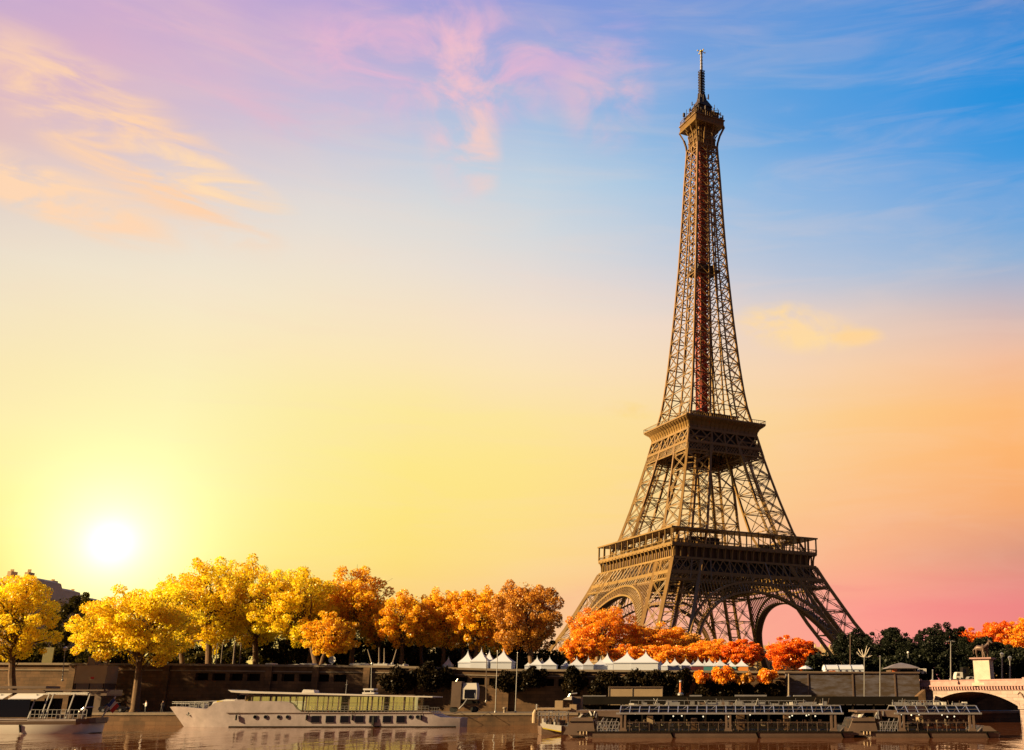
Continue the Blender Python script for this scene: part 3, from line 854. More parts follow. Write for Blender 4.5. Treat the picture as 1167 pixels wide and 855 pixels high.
def tree(name, label, cat, group, u, vt, hw, vb, Y, zb, lm, seed, lean=0., n=7000, size=.34, lobes=95, trunk=.42, bark=BARK, depth=.85, ubase=None):
    rg = np.random.default_rng(seed); n = int(n*3.6); size *= .50
    c = at(u, (vt+vb)/2, Y); top = at(u, vt, Y).z; bot = at(u, vb, Y).z
    rx = abs(at(u+hw, vt, Y).x-at(u, vt, Y).x); rz = (top-bot)/2; ry = rx*depth
    bx = at(ubase, 780, Y).x if ubase is not None else c.x+lean
    root = thing(name, (bx, Y, zb), label, cat, group)
    cen = np.array((c.x, Y, (top+bot)/2))
    lc = []; tries = 0
    while len(lc) < lobes and tries < 4000:
        tries += 1
        d = rg.normal(size=3); d /= np.linalg.norm(d); r = rg.uniform(.30, .93)**.75
        p = d*r
        if all(np.linalg.norm(p-q[0]) > .14 for q in lc) or tries > 1500:
            lc.append((p*(1-.0), rg.uniform(.09, .22)*(1.25-.55*np.linalg.norm(p))))
    tb = MB()
    base = Vector((bx, Y, zb-.15)); top_t = Vector(cen)+Vector((0, 0, rz*.25))
    k1 = base.lerp(top_t, .35)+Vector((rg.normal()*.25, rg.normal()*.25, 0)); k2 = base.lerp(top_t, .7)+Vector((rg.normal()*.4, rg.normal()*.4, 0))
    tr = trunk*max(.6, min(1.5, rx/6))
    tb.tube([base, base+(k1-base)*.12, k1, k2, top_t], [tr*1.5, tr*1.05, tr*.85, tr*.55, tr*.15], 9)
    pts = []; tints = []
    wts = np.array([q[1]**2 for q in lc]); wts /= wts.sum()
    for (p, lr), w_ in zip(lc, wts):
        pc = cen+p*np.array((rx, ry, rz)); rad = np.array((rx, ry, rz))*lr
        rad = np.maximum(rad, .28*lr*2*(rx+rz)/2)
        st = k1.lerp(k2, rg.uniform(0, 1)**.7) if rg.uniform() < .7 else k2.lerp(top_t, rg.uniform(0, .6))
        e = Vector(pc); mid = st.lerp(e, .5)+Vector((rg.normal()*.3, rg.normal()*.3, .4+rg.uniform(0, .5)))
        big = rg.uniform() < .3
        tb.tube([st, mid, e], [tr*(.36 if big else .13), tr*(.22 if big else .08), .03], 5 if big else 4)
        for _ in range(2):
            e2 = e+Vector(rg.normal(size=3)*rad*.7); tb.tube([mid.lerp(e, .6), e2], [tr*.07, .02], 4)
        m_ = int(n*.86*w_); pts.append(blob_points(rg, pc, rad, m_))
        tints.append(np.clip(rg.uniform(.2, .85)+rg.normal(size=m_)*.25, 0, 1))
    m_ = int(n*.14); d = rg.normal(size=(m_, 3)); d /= np.linalg.norm(d, axis=1)[:, None]
    pts.append(cen+d*(rg.uniform(.3, .82, m_)[:, None])*np.array((rx, ry, rz))); tints.append(rg.uniform(0, 1, m_))
    tk = tb.build('trunk', bark, root, smooth=True)
    leaves_mesh('crown', np.concatenate(pts), size, lm, root, seed+99, np.concatenate(tints))
    return root
GL = 'tall golden trees along the left embankment'
golden = [
 # u, vtop, hw, vbot, Y, zbase, mat, label, size, n, ubase
 (8, 655, 64, 762, 175, QUAY_Z, L_GOLD, 'orange gold tree on the lower quay at the far left edge', .34, 8000, 22),
 (162, 662, 74, 762, 175, QUAY_Z, L_GOLD, 'bright yellow tree on the lower quay directly below the sun', .34, 9500, 158),
 (118, 690, 40, 752, 192, 8.7, L_GOLD, 'smaller yellow tree behind the left side of the tree below the sun', .32, 3800, 120),
 (240, 626, 62, 748, 205, 8.6, L_GOLD, 'tallest golden tree just right of the sun', .36, 9500, 236),
 (288, 634, 48, 742, 212, 8.4, L_GOLD, 'golden tree right behind the tallest one, above the thin pale posts', .36, 6500, 290),
 (335, 642, 56, 738, 203, 8.4, L_GOLD, 'golden tree with a slim forked trunk behind the long white ship', .36, 8000, 362),
 (402, 644, 44, 730, 208, 8.2, L_AMBER, 'amber tree ending the tall left clump before the skyline dips', .36, 6500, 398),
 (376, 697, 36, 750, 198, 8.4, L_AMBER, 'low amber tree beside the white satellite dish', .32, 4200, 362),
 (462, 670, 36, 742, 204, 8.2, L_AMBER, 'amber tree starting the lower middle row after the skyline dip', .34, 5200, 455),
 (505, 668, 34, 744, 207, 8.0, L_AMBER, 'second amber tree of the lower middle row', .34, 5200, 504),
 (548, 664, 36, 742, 205, 7.9, L_AMBER, 'amber tree behind the first white peaked tents', .34, 5200, 538),
 (598, 655, 47, 752, 200, 7.8, L_RUST, 'rust brown tree ending the row, left of the tower', .34, 9000, 606),
]
for i, (u, vt, hw, vb, Y, zb, lm, lb, sz, n, ub) in enumerate(golden):
    tree('autumn_tree', lb, 'tree', GL, u, vt, hw, vb, Y, zb, lm, 100+i, n=n, size=sz, ubase=ub, bark=BARK)
golden2 = [(206, 648, 40, 750, 214, 8.5, L_GOLD, 'golden tree half hidden left of the tallest one', .36, 5200, 208), (360, 655, 46, 742, 216, 8.2, L_GOLD, 'golden tree rising between the forked trunk and the amber crown', .36, 5600, 350),
 (430, 676, 26, 740, 214, 8.2, L_AMBER, 'narrow amber tree standing in the skyline dip', .34, 3000, 432), (484, 674, 30, 742, 215, 8, L_AMBER, 'amber tree half hidden between the first two of the middle row', .34, 3600, 482),
 (528, 670, 30, 742, 214, 8, L_AMBER, 'amber tree half hidden behind the second of the middle row', .34, 3600, 525), (574, 668, 30, 745, 212, 7.9, L_AMBER, 'amber tree half hidden by the rust brown crown', .34, 3600, 572)]
for i, (u, vt, hw, vb, Y, zb, lm, lb, sz, n, ub) in enumerate(golden2):
    tree('autumn_tree', lb, 'tree', GL, u, vt, hw, vb, Y, zb, lm, 150+i, n=n, size=sz, ubase=ub, bark=BARK)
GO = 'orange trees at the foot of the tower'
orange = [
 (684, 686, 44, 754, 268, 7.2, L_ORANGE, 'largest orange tree, before the left leg of the tower', 8500),
 (662, 722, 26, 758, 245, 7.4, L_ORANGE, 'low orange tree beside the rust brown tree', 3800),
 (742, 708, 46, 752, 272, 7.2, L_ORANGE, 'wide orange tree under the near tower leg', 7000),
 (718, 734, 34, 760, 250, 7.3, L_ORANGE, 'low orange tree right behind the two biggest white tents', 4200),
 (775, 716, 34, 750, 285, 7.1, L_RUST, 'brown orange tree under the tower arch', 4500),
 (762, 734, 38, 760, 248, 7.3, L_ORANGE, 'low wide orange tree behind the small white tents', 4500),
 (808, 727, 36, 760, 250, 7.2, L_ORANGE, 'yellow orange tree below the middle of the arch', 5200),
 (846, 729, 30, 760, 246, 7.2, L_RED, 'deep red tree between the arch and the round orange tree', 4800),
 (902, 723, 35, 768, 232, 7.1, L_RED, 'round red orange tree left of the white marquee', 7500),
]
for i, (u, vt, hw, vb, Y, zb, lm, lb, n) in enumerate(orange):
    tree('autumn_tree', lb, 'tree', GO, u, vt, hw, vb, Y, zb, lm, 200+i, n=n, size=.36, lobes=95)
GR = 'trees behind the bridge'
right = [
 (972, 716, 30, 768, 262, 7, L_DARK, BARK_D, 'dark tree behind the right foot of the tower', 6000),
 (1018, 713, 38, 768, 255, 7, L_DARK, BARK_D, 'dark tree with a ragged top behind the brown kiosk', 7500),
 (1050, 724, 36, 770, 248, 7, L_DARK, BARK_D, 'lower dark tree between two taller dark ones', 6500),
 (1076, 708, 40, 770, 258, 7, L_DARK, BARK_D, 'tallest dark tree behind the tall bridge lamp', 8000),
 (1118, 722, 34, 772, 252, 7, L_DARK, BARK_D, 'dark tree behind the statue', 6500),
 (1104, 716, 24, 745, 275, 7, L_RED, BARK, 'red orange tree showing over the dark trees', 3600),
 (1140, 706, 32, 748, 262, 7, L_RED, BARK, 'bright orange tree above the horse statue', 6000),
 (1172, 702, 34, 752, 256, 7, L_ORANGE, BARK, 'bright orange tree cut by the right edge', 6500),
 (1158, 735, 40, 772, 245, 7, L_DARK, BARK_D, 'dark tree under the orange crowns at the right edge', 6500),
]
for i, (u, vt, hw, vb, Y, zb, lm, bk, lb, n) in enumerate(right):
    tree('autumn_tree' if lm is not L_DARK else 'evergreen_tree', lb, 'tree', GR, u, vt, hw, vb, Y, zb, lm, 300+i, n=n, size=.36, lobes=85, bark=bk)
# dark bushy trees under the golden crowns
GU = 'dark green trees under the golden crowns'
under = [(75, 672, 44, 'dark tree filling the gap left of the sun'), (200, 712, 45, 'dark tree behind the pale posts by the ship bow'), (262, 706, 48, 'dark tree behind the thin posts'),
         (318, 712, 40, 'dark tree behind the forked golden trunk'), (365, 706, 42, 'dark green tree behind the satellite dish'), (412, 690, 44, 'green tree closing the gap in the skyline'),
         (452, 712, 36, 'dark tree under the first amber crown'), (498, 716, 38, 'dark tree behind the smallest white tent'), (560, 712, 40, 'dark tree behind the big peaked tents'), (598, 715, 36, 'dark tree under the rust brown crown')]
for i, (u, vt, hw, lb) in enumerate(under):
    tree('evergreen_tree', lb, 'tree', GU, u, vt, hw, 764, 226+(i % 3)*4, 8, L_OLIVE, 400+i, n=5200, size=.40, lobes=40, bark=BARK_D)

def shrub(label, group, u, vt, hw, vb, Y, lm, seed, n=2600, size=.22, name='shrub', depth=1.1):
    rg = np.random.default_rng(seed)
    top = at(u, vt, Y).z; bot = at(u, vb, Y).z; x = at(u, (vt+vb)/2, Y).x; rx = abs(at(u+hw, vt, Y).x-at(u, vt, Y).x)
    root = thing(name, (x, Y, bot), label, 'shrub', group)
    st = MB()
    cen = np.array((x, Y, bot+(top-bot)*.45)); rz = (top-bot)*.55
    pts = []; tints = []
    k = max(10, int(14*rx/rz))
    for i in range(k):
        d = rg.normal(size=3); d /= np.linalg.norm(d); p = cen+d*rg.uniform(.3, .78)*np.array((rx, rx*0+1.3*depth, rz)); p[2] = max(p[2], bot+.2)
        m_ = n//k; pts.append(blob_points(rg, p, (min(rx, 1.1*rz)*.42, .8, rz*.42), m_)); tints.append(np.clip(rg.uniform(.1, .8)+rg.normal(size=m_)*.25, 0, 1))
        st.tube([(x+(p[0]-x)*.7, Y, bot-.1), tuple(p)], [.07, .02], 4)
    P = np.concatenate(pts); P[:, 2] = np.maximum(P[:, 2], bot-.05)
    st.build('stem', BARK_D, root)
    leaves_mesh('foliage', P, size, lm, root, seed+7, np.concatenate(tints))
GH = 'dark bushes hanging over the embankment wall'
hedge = [(455, 757, 26, 790, 'dark bush spilling over the wall behind the white ship stern'), (492, 753, 32, 788, 'broad dark bush over the wall left of the truck'),
 (586, 762, 30, 788, 'dark bush over the wall behind the two slim poles'), (610, 760, 14, 784, 'small dark bush right of the two slim poles'),
 (652, 759, 16, 792, 'dark bush over the wall left of the cream site hut'), (690, 763, 26, 796, 'dark bush behind the cream site hut'), (722, 761, 26, 796, 'dark bush below the two biggest tents'),
 (752, 764, 24, 796, 'dark bush left of the tallest dark round one'), (776, 757, 15, 797, 'tallest dark round bush above the orange post'), (808, 774, 26, 798, 'low dark bush under the orange round shrubs'),
 (842, 775, 28, 798, 'low dark bush under the teal tent wall'), (876, 776, 26, 798, 'low dark bush beside the pale wall corner post')]
for i, (u, vt, hw, vb, lb) in enumerate(hedge):
    shrub(lb, GH, u, vt, hw, vb, WALL_Y-1.2, L_HEDGE, 500+i, n=3400)
for i, (u, vt, hw, vb, lb) in enumerate([(799, 764, 11, 778, 'small clipped orange shrub left of the bigger round one'), (825, 757, 17, 780, 'round orange shrub in front of the teal tents'),
        (848, 766, 13, 780, 'rusty low shrub under the orange tent wall'), (875, 757, 13, 779, 'bright orange shrub at the end of the dark bushes')]):
    shrub(lb, 'round autumn shrubs on the wall', u, vt, hw, vb, WALL_Y-2.6, L_ORANGE if i != 2 else L_RUST, 540+i, n=2600, size=.2)

GB = 'dark undergrowth under the trees'
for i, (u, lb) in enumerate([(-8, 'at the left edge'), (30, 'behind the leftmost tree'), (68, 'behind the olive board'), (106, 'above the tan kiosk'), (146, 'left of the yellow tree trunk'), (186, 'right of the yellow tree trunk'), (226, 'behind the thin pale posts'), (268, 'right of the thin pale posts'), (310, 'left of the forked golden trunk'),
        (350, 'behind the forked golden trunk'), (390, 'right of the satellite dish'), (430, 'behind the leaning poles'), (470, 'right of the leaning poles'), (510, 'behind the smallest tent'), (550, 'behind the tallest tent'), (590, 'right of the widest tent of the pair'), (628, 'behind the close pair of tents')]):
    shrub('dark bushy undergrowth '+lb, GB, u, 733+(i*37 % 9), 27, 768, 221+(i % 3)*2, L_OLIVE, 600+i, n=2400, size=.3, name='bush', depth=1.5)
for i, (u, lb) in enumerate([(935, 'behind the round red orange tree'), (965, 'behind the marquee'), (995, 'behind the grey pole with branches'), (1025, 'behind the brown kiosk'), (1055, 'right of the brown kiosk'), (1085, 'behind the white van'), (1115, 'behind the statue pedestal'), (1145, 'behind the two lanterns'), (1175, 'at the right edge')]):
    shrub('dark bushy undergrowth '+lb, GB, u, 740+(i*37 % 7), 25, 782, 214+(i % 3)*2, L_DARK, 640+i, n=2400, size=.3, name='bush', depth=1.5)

# ================================================================== TENTS
def make_tent():
    root = thing('peaked_tent', (0, 0, 0), 'tent', 'tent', 'white peaked tents on the embankment')
    rb = MB(); n = 10; k = 4
    rings = []
    for i in range(n+1):
        t = i/n; r = .5*(1-t)**1.75+.012; z = 2.35+2.75*t
        rings.append([(r*sx, r*sy, z) for sx, sy in ((-1, -1), (1, -1), (1, 1), (-1, 1))])
    rb.loft(rings); rb.box(-.515, .515, -.515, .515, 2.1, 2.36)
    rb.build('roof', TENTW, root)
    wb = MB(); wb.box(-.49, .49, -.49, .49, 0, 2.1); wb.build('wall', TENTW, root)
    fb = MB(); fb.tube([(0, 0, 5.1), (0, 0, 5.5)], .02, 5); fb.build('finial', STEEL, root)
    return root
tents = [ # u, v apex, half width px, Y, wall mat, label
 (511.5, 747.4, 5.5, 205, None, 'smallest white peaked tent, alone at the left end of the row'),
 (533.5, 740.5, 9, 196, None, 'white tent second from the left, with open sides'),
 (549, 738, 10.5, 192, None, 'tallest white tent, left of the first slim pole'),
 (558, 740.5, 9, 194, None, 'white tent partly behind the first slim pole'),
 (574.2, 739.2, 13, 191, None, 'wide white tent between the two slim poles'),
 (604.7, 749.5, 6, 200, None, 'small white tent right of the second slim pole, half behind leaves'),
 (612.3, 747.4, 8, 193, None, 'left tent of the close pair below the rust brown tree'),
 (618, 750, 6, 204, None, 'little peak showing between the pair below the rust brown tree'),
 (626.6, 747.8, 9.5, 192, None, 'right tent of the close pair below the rust brown tree'),
 (645, 751, 6, 206, None, 'small dim tent left of the largest orange tree'),
 (657.3, 748.3, 9.5, 193, None, 'white tent below the left half of the largest orange tree'),
 (670.7, 747.6, 6.5, 191, None, 'narrow white tent below the middle of the largest orange tree'),
 (684.4, 748.8, 9, 193, None, 'white tent left of the dark open stall'),
 (692.3, 743.3, 9, 198, None, 'white tent with a tall peak behind the dark open stall'),
 (714.8, 741.6, 15, 190, None, 'left one of the two biggest white tents'),
 (736, 741.6, 17, 190, None, 'right one of the two biggest white tents'),
 (753, 751.4, 5, 208, None, 'small white tent beside the right big one'),
 (760, 750.5, 7, 196, None, 'narrow white tent second in the small row'),
 (769, 749.5, 8.5, 193, None, 'bright white tent above the tallest dark round bush'),
 (781.4, 750, 8.5, 195, None, 'white tent right of the tallest dark round bush'),
 (790, 751, 5.5, 207, None, 'little far peak left of the tent with the red wall'),
 (795.5, 749.5, 8.5, 194, TENTR, 'white tent with a dark red wall'),
 (803, 751, 5.5, 207, None, 'little far peak right of the tent with the red wall'),
 (808.5, 750, 8, 194, TENTT, 'white tent with a teal wall next to the dark red one'),
 (815, 752, 5.5, 207, None, 'little far peak between two teal walls'),
 (820.5, 750, 8.5, 194, TENTT, 'white tent with a teal wall in the middle of the round shrubs'),
 (832, 751, 8, 195, TENTT, 'white tent with a teal wall left of the orange wall'),
 (845, 750.5, 8.5, 195, TENTO, 'white tent with an orange wall at the right end of the row'),
]
proto = make_tent()
for i, (u, v, hw, Y, wm, lb) in enumerate(tents):
    p = at(u, v, Y); w = 2*abs(at(u+hw, v, Y).x-p.x); gz = at(u, 766, Y).z
    s = (p.z-gz)/5.4
    loc = (p.x, Y, gz); sc = (w*.92, w*.92, s)
    if i == 0: o = proto; o.location = loc; o.scale = sc; o['label'] = lb; LOC[o.name] = loc
    else: o = copy_thing(proto, loc, rz=R((i*53 % 13)-6), sc=sc, label=lb)
    if wm:
        for ch in o.children:
            if ch.name.startswith('wall'):
                ch.data = ch.data.copy(); ch.data.materials[0] = wm

# ================================================================== BUILDINGS
def city_block(label, u0, u1, v_roof, Y, seed, floors=6, bayw=3.4, mansard=True, group=None, dep=16):
    a = at(u0, v_roof, Y); b = at(u1, v_roof, Y); x0, x1 = a.x, b.x; zt = a.z; gz = 7
    root = thing('town_building', ((x0+x1)/2, Y, gz), label, 'building', group)
    hwall = (zt-gz)*.8; zw = gz+hwall
    wb = MB(); wb.box(x0, x1, Y, Y+dep, gz-1, zw)
    for f in range(1, floors): wb.box(x0-.15, x1+.15, Y-.2, Y+.02, gz+hwall*f/floors-.15, gz+hwall*f/floors+.1)
    wb.box(x0-.4, x1+.4, Y-.5, Y+dep, zw, zw+.45)
    wb.build('wall', FACADE, root)
    rb = MB(); n = len(rb.v)
    rb.loft([[(x0, Y-.1, zw+.45), (x1, Y-.1, zw+.45), (x1, Y+dep, zw+.45), (x0, Y+dep, zw+.45)],
             [(x0+1.2, Y+1.6, zt-.6), (x1-1.2, Y+1.6, zt-.6), (x1-1.2, Y+dep-1.6, zt-.6), (x0+1.2, Y+dep-1.6, zt-.6)],
             [(x0+2.5, Y+5, zt), (x1-2.5, Y+5, zt), (x1-2.5, Y+dep-5, zt), (x0+2.5, Y+dep-5, zt)]])
    rf = rb.build('roof', ZINC, root)
    rr = random.Random(seed); x = x0+2
    cb = MB()
    while x < x1-2:
        cb.box(x, x+1.1, Y+4, Y+7, zt-.5, zt+rr.uniform(1.2, 2.2))
        for j in range(3): cb.box(x+.1+.33*j, x+.33+.33*j, Y+5, Y+5.3, zt+1.2, zt+2.6)
        cb.cut()
        x += rr.uniform(4, 8)
    cb.build_each('chimney', FACADE, rf)
    gb = MB(); nb = max(2, int((x1-x0)/bayw)); bw = (x1-x0)/nb
    for f in range(floors):
        for j in range(nb):
            xc = x0+bw*(j+.5); z0 = gz+hwall*(f+.22)/floors
            gb.box(xc-.6, xc+.6, Y-.06, Y+.05, z0, z0+hwall/floors*.62).cut()
    gb.build_each('window', GLASS_D, root)
    db = MB()
    for j in range(nb):
        xc = x0+bw*(j+.5); db.box(xc-.75, xc+.75, Y+.35, Y+1.6, zw+.5, zw+(zt-zw)*.72).cut()
    db.build_each('dormer', FACADE, root)
city_block('hazy town building with chimneys at the left edge, highest of the three', -40, 42, 657, 300, 1)
city_block('hazy town building with dormers left of the sun', 38, 66, 668, 318, 2)
city_block('lowest hazy town building nearest the sun', 62, 96, 679, 335, 3)
for i, (u0, u1, v, lb) in enumerate([(640, 700, 735, 'far low town block left of the tower'), (700, 762, 738, 'far town block seen under the left arch'), (764, 812, 737, 'far town block between the inner tower legs'),
     (812, 862, 734, 'far town block under the main arch'), (862, 915, 735, 'far pinkish block right of the main arch centre'), (915, 985, 737, 'far town block behind the right leg'), (1100, 1190, 735, 'far town block behind the bridge trees')]):
    city_block(lb, u0, u1, v, 760+14*i, 20+i, 5, 6.5, group='far town blocks beyond the tower')

# ================================================================== BRIDGE
def bridge():
    d2 = Vector((.6, -.8)); nrm = Vector((-.8, -.6))         # along the bridge, and out of its lit side
    P0 = Vector((53.9, 168.0))                               # pier centre on the lit face
    root = thing('stone_bridge', (P0.x, P0.y, 0), 'pale stone arch bridge with a pink parapet at the right edge', 'bridge')
    def pt(t, o, z): return (P0.x+d2.x*t+nrm.x*o, P0.y+d2.y*t+nrm.y*o, z)
    ztop, zpar = 5.85, 6.65
    T0 = -21.9; WID = 12
    spans = [(-21.0, -1.7), (1.7, 20), (23.4, 42)]
    def prof(t):
        for a, b in spans:
            if a <= t <= b:
                x = (t-(a+b)/2)/((b-a)/2); return 2.55+(5.55-2.55)*math.sqrt(max(0, 1-x*x))**1.0 if abs(x) < 1 else 2.55
        return -1
    def sprof(t):
        for a, b in spans:
            if a <= t <= b:
                x = (t-(a+b)/2)/((b-a)/2); return 2.35+2.55*(1-abs(x)**2.1)
        return -1
    ts = [T0]; 
    for a, b in spans: ts += [a-1e-3]+[a+(b-a)*i/40 for i in range(41)]+[b+1e-3]
    ts += [60]; ts = sorted(ts)
    fb = MB(); sb = MB()
    for t0, t1 in zip(ts[:-1], ts[1:]):
        if t1-t0 < 1e-6: continue
        z0, z1 = sprof(t0), sprof(t1)
        for o in (0, -WID):
            fb.quad(pt(t0, o, z0), pt(t1, o, z1), pt(t1, o, ztop), pt(t0, o, ztop))
        sb.quad(pt(t0, 0, z0), pt(t1, 0, z1), pt(t1, -WID, z1), pt(t0, -WID, z0))
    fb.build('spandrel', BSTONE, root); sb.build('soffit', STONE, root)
    vb = MB()          # voussoir ring
    for a, b in spans:
        for i in range(40):
            t0, t1 = a+(b-a)*i/40, a+(b-a)*(i+1)/40
            vb.quad(pt(t0, .06, sprof(t0)), pt(t1, .06, sprof(t1)), pt(t1, .06, sprof(t1)+.5), pt(t0, .06, sprof(t0)+.5))
            vb.quad(pt(t0, .06, sprof(t0)), pt(t0, -.02, sprof(t0)), pt(t1, -.02, sprof(t1)), pt(t1, .06, sprof(t1)))
            vb.quad(pt(t0, .06, sprof(t0)+.5), pt(t1, .06, sprof(t1)+.5), pt(t1, -.02, sprof(t1)+.5), pt(t0, -.02, sprof(t0)+.5))
        vb.cut()
    vb.build_each('arch_ring', BSTONE, root)
    def bar(mb, t0, t1, o0, o1, z0, z1):
        q = [pt(t, o, z) for z in (z0, z1) for t, o in ((t0, o0), (t1, o0), (t1, o1), (t0, o1))]
        n = len(mb.v); mb.v += q
        mb.f += [tuple(n+i for i in k) for k in ((3,2,1,0),(4,5,6,7),(0,1,5,4),(1,2,6,5),(2,3,7,6),(3,0,4,7))]
    db = MB(); bar(db, T0, 60, -.02, -WID+.02, ztop-.25, ztop+.02); db.build('deck', ASPH, root)
    pb = MB()
    for o in (.35, -WID-.35): bar(pb, T0-.6, 60, o-.35 if o > 0 else o, o if o > 0 else o+.35, ztop+.12, zpar)
    bar(pb, T0-.7, 60, .45, -.1, zpar, zpar+.14)
    for t in (T0-.3, -.2, 21.5, 43):
        bar(pb, t-.7, t+.7, .5, -.2, ztop+.14, zpar+.35)
    pb.build('parapet', BPINK, root)
    cb = MB(); bar(cb, T0-.8, 60, .62, -.1, ztop-.12, ztop+.12)
    t = T0-.4
    while t < 20:
        bar(cb, t, t+.26, .5, -.02, ztop-.55, ztop-.12); t += .55
    bar(cb, T0-.6, 60, .16, -.05, ztop-.72, ztop-.56)
    cb.build('cornice', BPINK, root)
    for tp, lbl in ((0, 1), (21.7, 0)):
        mb = MB()
        bar(mb, tp-1.75, tp+1.75, -.02, -WID+.02, -2.5, 2.5)
        k = 12; rings = []
        for z, s in ((-2.5, 1), (2.3, 1)):
            rings.append([pt(tp+1.7*s*math.cos(pi*i/k), 1.9*s*math.sin(pi*i/k), z) for i in range(k+1)])
        mb.loft(rings)
        rings = []
        for z, s in ((2.3, 1.14), (2.75, 1.14), (2.76, 1.0), (3.3, .2)):
            rings.append([pt(tp+1.7*s*math.cos(pi*i/k), 1.9*s*math.sin(pi*i/k), z) for i in range(k+1)])
        mb.loft(rings)
        mb.build('pier', BSTONE, root)
        # wreath with spread-winged bird above the pier
        eb = MB(); zc = 4.25
        ring = [pt(tp+.78*cos(2*pi*i/20), .1, zc+.82*sin(2*pi*i/20)) for i in range(21)]
        eb.tube(ring, .17, 6)
        eb.tube([pt(tp, .1, zc-.45), pt(tp, .2, zc), pt(tp, .12, zc+.45)], [.12, .24, .1], 6)
        eb.ball(pt(tp-.1, .2, zc+.55), .13, 6)
        for sg in (-1, 1):
            eb.tube([pt(tp+sg*.15, .12, zc+.1), pt(tp+sg*.5, .14, zc+.45), pt(tp+sg*.58, .1, zc-.2)], [.12, .14, .05], 5)
            eb.tube([pt(tp+sg*.9, .1, zc-.75), pt(tp+sg*1.5, .12, zc+.25), pt(tp+sg*1.85, .1, zc+.55), pt(tp+sg*2.3, .08, zc+.2)], [.1, .14, .1, .04], 5)
        for j in (-.6, -.2, .2, .6): eb.ball(pt(tp+j, .1, zc-1.15), .16, 5)
        eb.build('wreath_emblem', BRONZE, root)
    ab = MB()          # abutment on the bank
    bar(ab, T0-14, T0, 0.0, -WID, -1, ztop); 
    ab.build('abutment', STONE, root)
    # parapet wing wall falling to the quay
    return root
bridge()
# retaining wall between embankment and bridge
mb = MB(); mb.box(33.9, 36.5, WALL_Y-.2, WALL_Y+16, -.5, 7.9)
tag(mb.build('retaining_wall', STONE), 'short brown return wall joining the embankment to the bridge', 'wall')

def far_bank():
    a, b = Vector((40, 193)), Vector((420, 500)); t = (b-a).normalized(); n = Vector((t.y, -t.x))
    root = thing('far_embankment_wall', (a.x, a.y, 0), 'dark embankment wall seen through the bridge arch', 'wall')
    mb = MB(); p = [a, b, b-n*1.5, a-n*1.5]
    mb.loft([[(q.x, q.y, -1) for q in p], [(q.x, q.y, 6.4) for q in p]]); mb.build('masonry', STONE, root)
    mb = MB(); p = [a+n*.3, b+n*.3, b-n*1.6, a-n*1.6]
    mb.loft([[(q.x, q.y, 6.4) for q in p], [(q.x, q.y, 6.8) for q in p]]); mb.build('coping', STONE_T, root)
far_bank()
# ---- horse statue on its pedestal
def statue():
    Y = 176.0
    a = at(1111, 775, Y); b = at(1133, 775, Y); x = (a.x+b.x)/2; zb = 5.8; zt = at(1120, 749.8, Y).z
    root = thing('horse_statue', (x, Y, zb), 'bronze warrior standing with his horse on a tall pale pedestal at the bridge end', 'statue', rz=R(-30))
    def B(mb, name, m, sm=False, par=root): return mb.build(name, m, par, sm, world=False)
    H = zt-zb; mb = MB()
    mb.box(-1.65, 1.65, -1.65, 1.65, 0, .5); mb.box(-1.3, 1.3, -1.3, 1.3, .5, H-.45)
    B(mb, 'pedestal', MARBLE)
    mb = MB(); mb.frus(0, 0, 1.3, 1.3, H-.45, 1.7, 1.7, H-.2); mb.box(-1.75, 1.75, -1.75, 1.75, H-.2, H); B(mb, 'pedestal_cap', BPINK)
    hm = MB(); z = H
    hm.tube([(-1.15, 0, z+1.45), (-.7, 0, z+1.6), (0, 0, z+1.5), (.65, 0, z+1.62), (1.0, 0, z+1.5)], [.22, .46, .42, .46, .25], 10)
    hm.tube([(.75, 0, z+1.7), (1.1, 0, z+2.25), (1.25, 0, z+2.7)], [.36, .26, .18], 8)
    hm.tube([(1.12, 0, z+2.72), (1.4, 0, z+2.6), (1.75, 0, z+2.3)], [.17, .19, .1], 8)
    for e in (-.08, .08): hm.tube([(1.15, e, z+2.8), (1.13, e*1.3, z+3.02)], [.06, .02], 5)
    for lx, ly, k in ((.75, .2, .15), (.75, -.2, -.05), (-.85, .2, -.2), (-.85, -.2, -.12)):
        hm.tube([(lx, ly, z+1.35), (lx+k, ly, z+.75), (lx+k*.3, ly, z+.35), (lx+k*.5+.05, ly, z)], [.2, .11, .07, .1], 7)
    hm.tube([(-1.1, 0, z+1.6), (-1.45, 0, z+1.2), (-1.4, 0, z+.6)], [.1, .13, .04], 6)
    B(hm, 'horse', BRONZE, True)
    pm = MB(); px, py = .35, -.75
    for sg in (-1, 1): pm.tube([(px+sg*.14, py, z), (px+sg*.14, py, z+.5), (px+sg*.1, py, z+1.0)], [.09, .1, .15], 7)
    pm.tube([(px, py, z+.95), (px, py, z+1.3), (px, py, z+1.62), (px, py, z+1.72), (px, py, z+1.8)], [.22, .2, .28, .12, .09], 8)
    pm.ball((px, py, z+1.95), .17, 8, 1.2)
    pm.tube([(px+.26, py, z+1.6), (px+.42, py+.1, z+1.8), (px+.6, py+.45, z+2.1)], [.1, .08, .06], 6)
    pm.tube([(px-.26, py, z+1.6), (px-.42, py, z+1.25), (px-.3, py-.2, z+1.0)], [.1, .08, .06], 6)
    B(pm, 'warrior', BRONZE, True)
statue()

